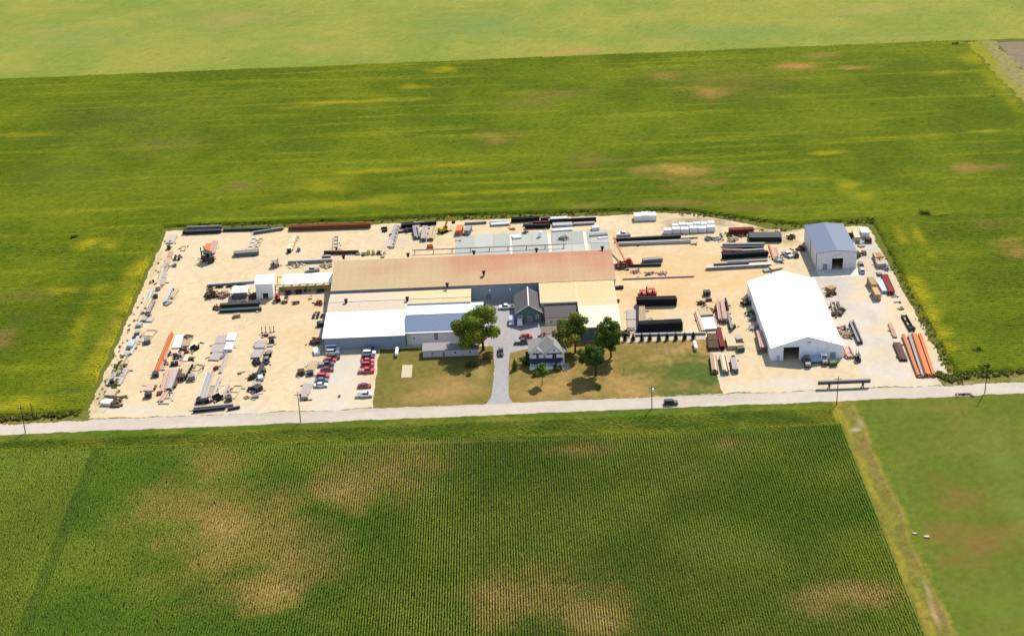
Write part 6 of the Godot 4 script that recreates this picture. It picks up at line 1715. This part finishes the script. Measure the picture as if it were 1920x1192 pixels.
	rows([
		["plate", 585, 115, 605, 80, 1.8, 1.0, "galvanised", "white slab pack on the west border, north end"],
		["plate", 640, 60, 670, -10, 1.6, 0.6, "lilac", "lilac slab pack on the west border"],
		["crate", 665, 35, 710, 28, 1.3, 1.2, "steel_black", "black crate on the west border"],
		["plate", 700, 75, 730, 30, 2.0, 0.4, "lilac", "lilac sheet beside the black border crate"],
		["block", 535, 265, 600, 258, 1.6, 1.0, "steel_black", "black block row across the west border"],
		["plate", 555, 240, 590, 170, 2.0, 0.6, "steel_light", "pale plates on the west border north of the container"],
		["box", 485, 345, 530, 270, 2.3, 1.8, "galvanised", "pale blue-white container on the west border"],
		["plate", 420, 450, 465, 400, 2.0, 0.9, "cream", "cream slab pack on the west border"],
		["plate", 415, 485, 480, 478, 2.0, 1.0, "galvanised", "pale slab pack south of the cream one"],
		["plate", 400, 570, 450, 500, 2.2, 0.3, "tan", "tan sheet on the west border"],
		["frame", 650, 300, 740, 165, 3.4, 0.3, "tan", "thin tan rectangular frame inside the west border"],
		["crate", 640, 350, 715, 340, 2.4, 1.4, "steel_grey", "dark grey block at the foot of the tan frame"],
		["beam", 500, 430, 600, 200, 0.9, 0.7, "steel_light", "pale beam row along the west border beside the container"],
		["beam", 350, 640, 460, 450, 1.0, 0.6, "tan", "tan beam row along the west border south of the slab packs"],
		["plate", 300, 780, 405, 600, 4.6, 0.5, "lilac", "big lilac plate field at the south-west corner"],
		["block", 255, 805, 310, 795, 1.6, 1.3, "steel_black", "black block west of the big lilac plates"],
		["plate", 260, 900, 315, 825, 3.0, 1.0, "tan", "tan slab pack with black front near the road"],
		["plate", 205, 990, 260, 935, 2.8, 1.0, "wrap", "white slab pack with black front near the road"],
		["pile", 280, 1040, 400, 860, 3.0, 1.0, "rust_brown", "brown rusty bundle beside the slab packs near the road"],
		["pile", 310, 980, 360, 900, 2.4, 0.8, "lilac", "greyish offcuts beside the white slab pack"],
		["tube", 785, 620, 968, 185, 0.8, 1.2, "orange", "very long orange beam pointing north in the west yard"],
		["tube", 765, 640, 945, 210, 0.5, 1.0, "rust_brown", "brown beam along the very long orange one"],
		["plate", 830, 620, 925, 385, 1.4, 0.3, "pink", "low pinkish plates beside the long orange beam"],
		["tube", 920, 440, 945, 395, 0.5, 0.9, "steel_black", "short black bar east of the long orange beam"],
		["tube", 875, 540, 895, 495, 0.6, 0.9, "rust_brown", "short brown bar east of the long orange beam"],
		["crate", 735, 720, 810, 712, 1.8, 1.3, "steel_dark", "dark block at the foot of the long orange beam"],
		["plate", 700, 850, 750, 770, 3.0, 0.3, "pink", "orange-tan mat south of the long orange beam"],
		["crate", 650, 955, 730, 948, 2.0, 1.5, "steel_dark", "dark block south of the orange-tan mat"],
		["tube", 765, 820, 780, 780, 0.5, 0.8, "rust_brown", "short brown bar beside the orange-tan mat"],
		["beam", 925, 820, 1000, 610, 2.0, 1.2, "lilac", "lilac-grey long beam stack in the west yard"],
		["beam", 860, 850, 930, 610, 1.8, 0.8, "pink", "pinkish long beam stack in the west yard"],
		["frame", 870, 990, 935, 860, 3.0, 0.4, "steel_light", "pale ladder frame near the road in the west yard"],
		["crate", 920, 855, 980, 848, 1.2, 0.8, "steel_black", "black block at the end of the lilac-grey stack"],
		["crate", 790, 915, 845, 905, 1.2, 0.6, "maroon", "maroon block near the pale ladder frame"],
		["plate", 1010, 370, 1050, 220, 2.6, 0.4, "wrap", "whitish-lilac plates north of the black boxes"],
		["plate", 1105, 350, 1140, 250, 2.6, 0.4, "tan", "orange-tan plates north of the black boxes"],
		["pile", 1110, 250, 1180, 200, 2.4, 1.0, "rust_brown", "brown rubble at the north end of the centre-west stock"],
		["plate", 1180, 380, 1240, 290, 2.4, 0.3, "cream", "cream plates north of the black comb rack"],
		["crate", 1040, 425, 1075, 420, 1.3, 0.9, "steel_black", "black box in the centre-west cluster, western one", "black boxes in the centre-west cluster"],
		["crate", 1085, 425, 1130, 420, 1.3, 0.9, "steel_black", "black box in the centre-west cluster, eastern one", "black boxes in the centre-west cluster"],
		["crate", 1095, 455, 1155, 445, 1.2, 0.7, "maroon", "maroon box south of the black boxes"],
		["crate", 980, 492, 1020, 480, 1.4, 0.9, "steel_black", "black box south-west of the maroon box"],
		["crate", 1035, 492, 1065, 485, 1.2, 0.7, "steel_dark", "dark box beside the south-west black box"],
		["block", 975, 520, 1045, 510, 1.0, 0.7, "steel_black", "black block row below the dark boxes"],
		["block", 940, 590, 1030, 580, 1.6, 1.0, "steel_black", "black block row at the head of the lilac-grey stack"],
		["frame", 1185, 430, 1240, 400, 1.8, 1.2, "steel_black", "black comb-shaped rack in the centre-west cluster"],
		["plate", 1145, 520, 1205, 515, 1.2, 0.7, "steel_dark", "dark plates south of the comb rack"],
		["plate", 1070, 690, 1150, 540, 3.4, 0.3, "tan", "wide tan plates in the centre-west stock"],
		["tube", 1110, 700, 1195, 550, 0.5, 0.9, "steel_black", "long black bar along the wide tan plates"],
		["crate", 1025, 765, 1105, 757, 2.2, 1.6, "steel_dark", "dark block south of the wide tan plates, western one"],
		["crate", 1135, 765, 1215, 755, 2.2, 1.6, "steel_grey", "grey block south of the wide tan plates, eastern one"],
		["frame", 1205, 620, 1285, 550, 3.0, 0.4, "tan", "tan frame east of the long black bar"],
		["plate", 1000, 570, 1075, 430, 2.8, 0.25, "pink", "low pink deck under the black boxes"],
		["plate", 1085, 520, 1130, 390, 2.6, 0.25, "cream", "low cream deck beside the comb rack"],
		["beam", 985, 790, 1060, 600, 1.2, 0.9, "rust_brown", "brown beam stack east of the lilac-grey stack"],
		["wood", 835, 960, 900, 850, 1.6, 0.5, "pink", "pinkish timber pack beside the pale ladder frame"],
		["beam", 800, 600, 880, 420, 0.9, 0.6, "pink", "slim pinkish beam stack west of the black boxes"],
		["plate", 1180, 720, 1230, 630, 2.4, 0.3, "cream", "low cream sheets south of the tan frame"]])
	zone(340, 590)
	rows([
		["plate", 345, 505, 405, 420, 3.4, 0.4, "lilac", "lilac plate field in the centre row, southern one"],
		["plate", 400, 420, 480, 225, 4.4, 0.5, "lilac", "lilac plate field in the centre row, northern one"],
		["plate", 545, 285, 575, 195, 2.6, 0.9, "wrap", "white slab pack in the centre row, first from the north"],
		["plate", 510, 388, 545, 300, 2.6, 0.9, "wrap", "white slab pack in the centre row, second from the north"],
		["tube", 440, 480, 510, 400, 0.6, 0.6, "steel_grey", "grey bar south of the white slab packs"],
		["tube", 200, 950, 300, 640, 1.6, 0.6, "steel_light", "long pale pipe bundle in the centre row, western of two"],
		["tube", 250, 960, 340, 640, 1.2, 0.5, "lilac", "long lilac pipe bundle in the centre row, eastern of two"],
		["crate", 365, 640, 400, 620, 0.9, 1.0, "maroon", "small brown-black block at the head of the silver pipes"],
		["plate", 300, 920, 390, 680, 3.2, 0.2, "tan", "low tan plates east of the silver pipes"],
		["block", 150, 1018, 230, 1010, 1.6, 1.0, "steel_black", "black block row near the road, westernmost"],
		["crate", 175, 940, 200, 910, 0.8, 1.0, "steel_black", "black box at the foot of the western silver pipe"],
		["crate", 212, 955, 232, 930, 0.8, 1.0, "steel_black", "black box at the foot of the eastern silver pipe"],
		["block", 240, 1010, 305, 1000, 1.6, 1.2, "steel_black", "black block row near the road, second from west"],
		["frame", 355, 1000, 435, 960, 2.0, 1.4, "steel_black", "black comb rack near the road"],
		["frame", 400, 920, 490, 790, 2.4, 0.4, "cream", "cream ladder frame behind the black comb rack"],
		["tube", 475, 860, 500, 800, 0.5, 0.9, "steel_black", "black upright bar beside the cream ladder frame"],
		["crate", 485, 995, 560, 985, 1.8, 1.3, "steel_dark", "dark block near the road, eastern one"],
		["frame", 545, 930, 640, 785, 2.6, 0.3, "tan", "thin tan frame behind the dark eastern block"],
		["crate", 505, 940, 545, 930, 0.9, 0.7, "steel_black", "small black box on the thin tan frame"],
		["girder", 120, 1112, 490, 1072, 0.9, 1.1, "steel_dark", "dark girder lying along the road, front one"],
		["girder", 130, 1075, 575, 1035, 0.7, 1.0, "steel_light", "pale girder lying along the road, behind the dark one"],
		["girder", 510, 1085, 650, 1060, 0.8, 0.9, "steel_dark", "short dark girder along the road, east of the long ones"],
		["plate", 620, 665, 710, 645, 0.7, 0.2, "tan", "thin tan strip added for small shadows on open gravel"],  # added strip: small shadows on the gravel put into shape and colour
		["plate", 820, 480, 870, 380, 3.0, 0.5, "lilac", "lilac plates in the east row, southern pack"],
		["plate", 865, 370, 905, 280, 3.0, 0.5, "lilac", "lilac plates in the east row, northern pack"],
		["tube", 890, 258, 970, 248, 0.7, 0.7, "rust_brown", "brown bar at the head of the east-row lilac plates"],
		["tube", 970, 268, 1045, 260, 0.7, 0.6, "tan", "tan bar beside the brown bar"],
		["block", 790, 545, 870, 535, 1.6, 1.0, "steel_black", "black block row south of the east-row lilac plates"],
		["pile", 775, 600, 880, 570, 3.0, 1.3, "steel_black", "black fittings heap in the east row"],
		["pile", 765, 680, 820, 640, 2.4, 1.3, "steel_dark", "dark fittings heap in the east row, southern one"],
		["crate", 975, 345, 1030, 335, 1.6, 1.4, "steel_black", "black crate in the east row, near the stakes"],
		["plate", 950, 370, 1020, 362, 1.2, 0.4, "steel_light", "thin pale plates south of the black crate"],
		["plate", 945, 440, 1005, 430, 1.8, 0.4, "tan", "tan plates in the east row, northern pack"],
		["beam", 915, 492, 1000, 482, 1.2, 1.1, "steel_black", "short black beams in the east row"],
		["pile", 895, 590, 975, 560, 2.6, 1.4, "steel_dark", "dark stacked fittings south of the short black beams"],
		["block", 850, 670, 940, 655, 1.8, 0.9, "rust_brown", "brown block row in the east row"],
		["beam", 850, 702, 930, 692, 0.9, 0.8, "steel_dark", "short dark beams south of the brown blocks"],
		["plate", 845, 760, 905, 750, 2.4, 1.1, "galvanised", "pale slab pack in the east row"],
		["plate", 825, 790, 890, 780, 1.2, 0.3, "tan", "tan strip south of the pale slab pack"],
		["block", 735, 745, 790, 738, 1.0, 0.6, "steel_black", "small black block west of the pale slab pack"],
		["block", 800, 900, 880, 860, 2.4, 1.4, "steel_dark", "dark stacked blocks at the south end of the east row"],
		["plate", 780, 945, 860, 935, 1.6, 0.6, "steel_grey", "grey plates at the south end of the east row"],
		["pile", 735, 885, 790, 860, 2.0, 0.8, "steel_black", "black offcuts beside the dark stacked blocks"],
		["pile", 680, 960, 760, 940, 1.4, 0.5, "pink", "pinkish offcuts near the road in the east row"],
		["pile", 1450, 300, 1550, 230, 3.0, 1.6, "rust_brown", "coiled brown scrap by the white-roofed hall"],
		["crate", 1510, 340, 1560, 330, 1.6, 0.8, "lilac", "lilac crate south of the coiled scrap"],
		["bale", 1470, 470, 1540, 462, 4.0, 1.2, "wrap", "white covered pack at the corner of the parking"],
		["plate", 1410, 660, 1500, 510, 2.6, 0.3, "tan", "tan mat west of the parked cars"],
		["plate", 1330, 650, 1380, 520, 2.4, 0.3, "cream", "cream mat west of the tan one"],
		["crate", 1290, 700, 1375, 690, 2.0, 1.4, "rust_brown", "brown crate at the end of the cream mat"],
		["crate", 1400, 705, 1470, 695, 1.8, 1.3, "steel_dark", "dark crate at the end of the tan mat"],
		["plate", 440, 900, 505, 700, 2.6, 0.25, "cream", "low cream deck in the centre row"],
		["beam", 330, 950, 425, 690, 0.9, 0.7, "steel_light", "slim grey beam stack east of the lilac pipes"],
		["tube", 455, 930, 520, 780, 0.8, 0.6, "lilac", "lilac tube bundle behind the black comb rack"],
		["beam", 925, 520, 985, 390, 1.2, 0.7, "steel_grey", "slim grey beam stack beside the east-row lilac plates"],
		["beam", 855, 650, 905, 540, 1.2, 0.9, "steel_dark", "dark beam stack in the middle of the east row"],
		["plate", 790, 860, 850, 740, 2.2, 0.4, "lilac", "lilac plates at the south of the east row"],
		["beam", 430, 640, 510, 430, 1.0, 0.5, "lilac", "slim lilac beam stack running south from the white slab packs"],
		["plate", 1370, 890, 1420, 760, 2.8, 0.4, "lilac", "lilac sheet row west of the silver car"],
		["plate", 1330, 970, 1405, 962, 2.8, 1.1, "lilac", "pale lilac slab pack by the utility pole"]])
	# the raised girder by the road at the east end
	zone(1500, 560)
	var a := ZP(205, 925, 2.6)
	var b := ZP(800, 915, 2.6)
	var o = thing("raised_girder", "long grey girder raised on trestles beside the road", "girder", Vector3((a.x + b.x) / 2, 0.03, a.z))
	var L: float = b.x - a.x
	part(o, "girder", beam_mesh(L, 0.9, 1.2, "I"), tone("steel_grey"), Vector3(0, 2.1, 0))
	for i in 12: part(o, "stiffener", box(Vector3(0.06, 0.95, 0.8)), tone("steel_grey"), Vector3(-L / 2 + L * (i + 0.5) / 12, 2.1, 0))
	for u in [-0.28, 0.36]:
		for s in [-1, 1]: part(o, "trestle_leg", box(Vector3(0.3, 1.5, 0.25)), tone("steel_dark"), Vector3(u * L, 0.75, s * 0.7))
		part(o, "trestle_beam", box(Vector3(0.5, 0.2, 1.9)), tone("steel_dark"), Vector3(u * L, 1.4, 0))
	# tall stakes at the head of the east row
	zone(340, 590)
	for p in [[900, 205], [942, 200], [992, 198], [1032, 192]]:
		var q := ZP(p[0], p[1])
		var t = thing("steel_stake", "thin brown upright stake at the head of the east row", "stake", q, 0.0, "row of four brown stakes")
		part(t, "shaft", box(Vector3(0.22, 2.6, 0.22)), tone("rust_brown"), Vector3(0, 1.3, 0))
		part(t, "foot_plate", box(Vector3(0.9, 0.06, 0.9)), tone("rust_brown"), Vector3(0, 0.05, 0))
		part(t, "bracket", box(Vector3(0.5, 0.12, 0.12)), tone("rust_brown"), Vector3(0.2, 2.2, 0))
func rows(list):
	for r in list: stack(r[0], r[1], r[2], r[3], r[4], r[5], r[6], r[7], r[8], r[9] if r.size() > 9 else "")

func small_things():
	# loose offcuts, bearers and fittings lying about between the stacks
	var off := [box(Vector3(1.0, 0.22, 0.25)), box(Vector3(0.6, 0.4, 0.5)), box(Vector3(1.8, 0.18, 0.2))]
	var tint := [C(0.03, 0.03, 0.034), C(0.05, 0.05, 0.055), C(0.20, 0.13, 0.08), C(0.34, 0.30, 0.27), C(0.38, 0.28, 0.17), C(0.16, 0.06, 0.04), C(0.40, 0.36, 0.37)]
	for k in 3:
		var X := []
		var Q := []
		for f in foot:
			if rng.randf() < 0.55:
				var lp := Vector3(rng.randf_range(-0.55, 0.55) * f[1], 0, (f[2] / 2 + rng.randf_range(0.1, 0.9)) * (1.0 if rng.randf() < 0.5 else -1.0))
				var p: Vector3 = f[0] * lp
				var g := rng.randf_range(0.7, 1.25)
				var c: Color = tint[rng.randi() % tint.size()]
				X.append(Transform3D(f[0].basis * Basis(Vector3.UP, rng.randfn() * 0.2 + (PI / 2 if rng.randf() < 0.3 else 0.0)).scaled(Vector3.ONE * rng.randf_range(0.8, 1.6)), p + Vector3(0, 0.14, 0)))
				Q.append(Color(c.r * g, c.g * g, c.b * g))
		var mm := MultiMesh.new()
		mm.transform_format = MultiMesh.TRANSFORM_3D
		mm.use_colors = true
		mm.mesh = off[k]
		mm.instance_count = X.size()
		for i in X.size():
			mm.set_instance_transform(i, X[i])
			mm.set_instance_color(i, Q[i])
		var oo := MultiMeshInstance3D.new()
		oo.name = numbered("loose_offcuts")
		oo.multimesh = mm
		oo.material_override = M.offcut
		add_child(oo)
		tag(oo, "loose offcuts and timber bearers scattered between the yard stacks", "offcuts", "loose offcuts in the yard", "stuff")
	# utility poles
	for p in [[47, 812, 10.6, 0.0, "leaning wooden utility pole at the west end of the road"], [563.3, 792, 11.4, 0.05, "wooden utility pole with crossarm opposite the parking"], [1222.5, 766, 8.8, 0.0, "wooden utility pole with white transformer by the dry lawn"], [1569.5, 758, 10.5, 0.0, "wooden utility pole opposite the raised girder"], [1847.5, 737, 11.6, 0.0, "wooden utility pole at the east end of the road"], [62, 787, 6.2, 0.0, "short thin wooden pole on the crop side of the road"]]:
		var g := G(p[0], p[1])
		var t = thing("utility_pole", p[4], "utility pole", g, 0.0)
		var st := S()
		cone(st, Vector3(0, -0.2, 0), Vector3(0, p[2], 0), 0.17, 0.11, 8)
		part(t, "shaft", st.commit(), M.pole_wood)
		if p[2] > 8.0:
			part(t, "crossarm", box(Vector3(2.4, 0.14, 0.12)), M.pole_wood, Vector3(0, p[2] - 0.9, 0.15))
			for x in [-1.1, -0.4, 0.4, 1.1]: part(t, "insulator", box(Vector3(0.1, 0.22, 0.1)), M.trim_white, Vector3(x, p[2] - 0.72, 0.15))
		if p[0] == 1222.5:
			st = S(); rod(st, Vector3(0.35, p[2] - 2.4, 0.1), Vector3(0.35, p[2] - 1.3, 0.1), 0.32, 10)
			part(t, "transformer", st.commit(), M.tank_white)
	# lawn post and its chain of stakes near the road
	var st := S()
	for q in [[1170, 700, 1.6, "thin dark post standing on the dry east lawn"], [733, 752, 1.2, "short dark post on the west lawn near the road"]]:
		var t = thing("lawn_post", q[3], "post", G(q[0], q[1]))
		part(t, "shaft", box(Vector3(0.14, q[2], 0.14)), M.pole_wood, Vector3(0, q[2] / 2, 0))
		part(t, "cap", box(Vector3(0.2, 0.08, 0.2)), M.pole_wood, Vector3(0, q[2] + 0.04, 0))
	# gas tanks on the lawns
	for q in [[Vector3(-41.3, 0.03, -503.5), "white horizontal gas tank on the west lawn by the halls"], [Vector3(64.0, 0.03, -499.0), "white horizontal gas tank on the east lawn below the evergreens"]]:
		var t = thing("gas_tank", q[1], "tank", q[0], PI / 2)
		st = S()
		rod(st, Vector3(-2.4, 1.15, 0), Vector3(2.4, 1.15, 0), 0.62, 16)
		part(t, "tank", st.commit(), M.tank_white)
		for s in [-1, 1]:
			st = S()
			cone(st, Vector3(s * 2.4, 1.15, 0), Vector3(s * 2.75, 1.15, 0), 0.62, 0.36, 16)
			part(t, "end_cap", st.commit(), M.tank_white)
			part(t, "saddle", box(Vector3(0.4, 0.6, 1.0)), M.concrete, Vector3(s * 1.5, 0.3, 0))
		part(t, "valve_dome", box(Vector3(0.5, 0.3, 0.4)), M.tank_white, Vector3(0, 1.85, 0))
	# white storage tank on the concrete bay, round dark tank by the white-roofed hall
	zone(840, 390)
	var tk = thing("upright_tank", "small white upright tank on the concrete bay", "tank", ZP(1030, 322))
	st = S(); rod(st, Vector3(0, 0.2, 0), Vector3(0, 2.4, 0), 0.75, 14); part(tk, "tank", st.commit(), M.tank_white)
	st = S(); cone(st, Vector3(0, 2.4, 0), Vector3(0, 2.8, 0), 0.75, 0.2, 14); part(tk, "cone_top", st.commit(), M.tank_white)
	part(tk, "base", box(Vector3(1.6, 0.2, 1.6)), M.concrete, Vector3(0, 0.12, 0))
	zone(340, 590)
	tk = thing("upright_tank", "dark blue round tank beside the white-roofed hall", "tank", ZP(1550, 125))
	st = S(); rod(st, Vector3(0, 0.1, 0), Vector3(0, 1.6, 0), 1.25, 16); part(tk, "tank", st.commit(), mat("navy", C(0.03, 0.035, 0.07), 0.5, "fine", 0.5))
	st = S(); cone(st, Vector3(0, 1.6, 0), Vector3(0, 1.9, 0), 1.25, 0.2, 16); part(tk, "lid", st.commit(), M.navy)
	# pale blue trailer in front of the white hall
	var q0 := G(1505, 676).x
	var q1 := G(1551, 674).x
	if not veh.has("tyre"): wheel_meshes()
	var tr = thing("flat_trailer", "pale blue flat trailer along the white hall's front wall", "trailer", Vector3((q0 + q1) / 2, 0.05, -485.0))
	part(tr, "deck", box(Vector3(q1 - q0, 1.1, 2.3)), M.blue_tarp, Vector3(0, 1.2, 0))
	for x in [-2.6, -1.6, 2.0]:
		for s in [-1, 1]:
			var w = part(tr, "wheel", veh.tyre, M.tyre, Vector3(x, 0.36, s * 1.0))
			part(w, "rim", veh.rim, M.rim)
	# culvert headwall beside the eastern road, rocks in the pasture, small cones
	var cv = thing("culvert", "pale concrete culvert end under the east end of the road", "culvert", G(1808, 741))
	part(cv, "headwall", box(Vector3(5.4, 0.7, 0.5)), M.old_concrete, Vector3(0, 0.25, -0.4))
	for s in [-1, 1]: part(cv, "wing_wall", box(Vector3(0.5, 0.6, 1.8)), M.old_concrete, Vector3(s * 2.4, 0.2, 0.6), Vector3(0, s * 0.5, 0))
	st = S(); rod(st, Vector3(0, 0.2, -0.3), Vector3(0, 0.2, 0.1), 0.45, 12); part(cv, "pipe", st.commit(), M.black)
	for k in [[1716, 1001, 1.3, "small pale rock with dark side in the pasture"], [1738, 1007, 2.0, "long pale rock lying in the pasture"]]:
		var g := G(k[0], k[1])
		st = S()
		var pts := PackedVector2Array()
		for i in 7: pts.append(Vector2(cos(TAU * i / 7.0), sin(TAU * i / 7.0) * 0.55) * k[2] * 0.62 * rng.randf_range(0.6, 1.1))
		ext(st, pts, Vector3(0, -0.05, 0), Vector3.RIGHT, Vector3(0, 0, 1), Vector3(0, 0.45, 0))
		var rk = part(self, "pasture_rock", st.commit(), M.lawn_concrete, Vector3(g.x, 0.0, g.z))
		tag(rk, k[3], "rock")
	var cn = thing("manhole_box", "tiny dark box standing on the open parking gravel", "box", G(636, 744))
	part(cn, "body", box(Vector3(0.7, 0.5, 0.6)), M.steel_grey1, Vector3(0, 0.28, 0))
	part(cn, "lid", box(Vector3(0.8, 0.08, 0.7)), M.steel_dark1, Vector3(0, 0.57, 0))
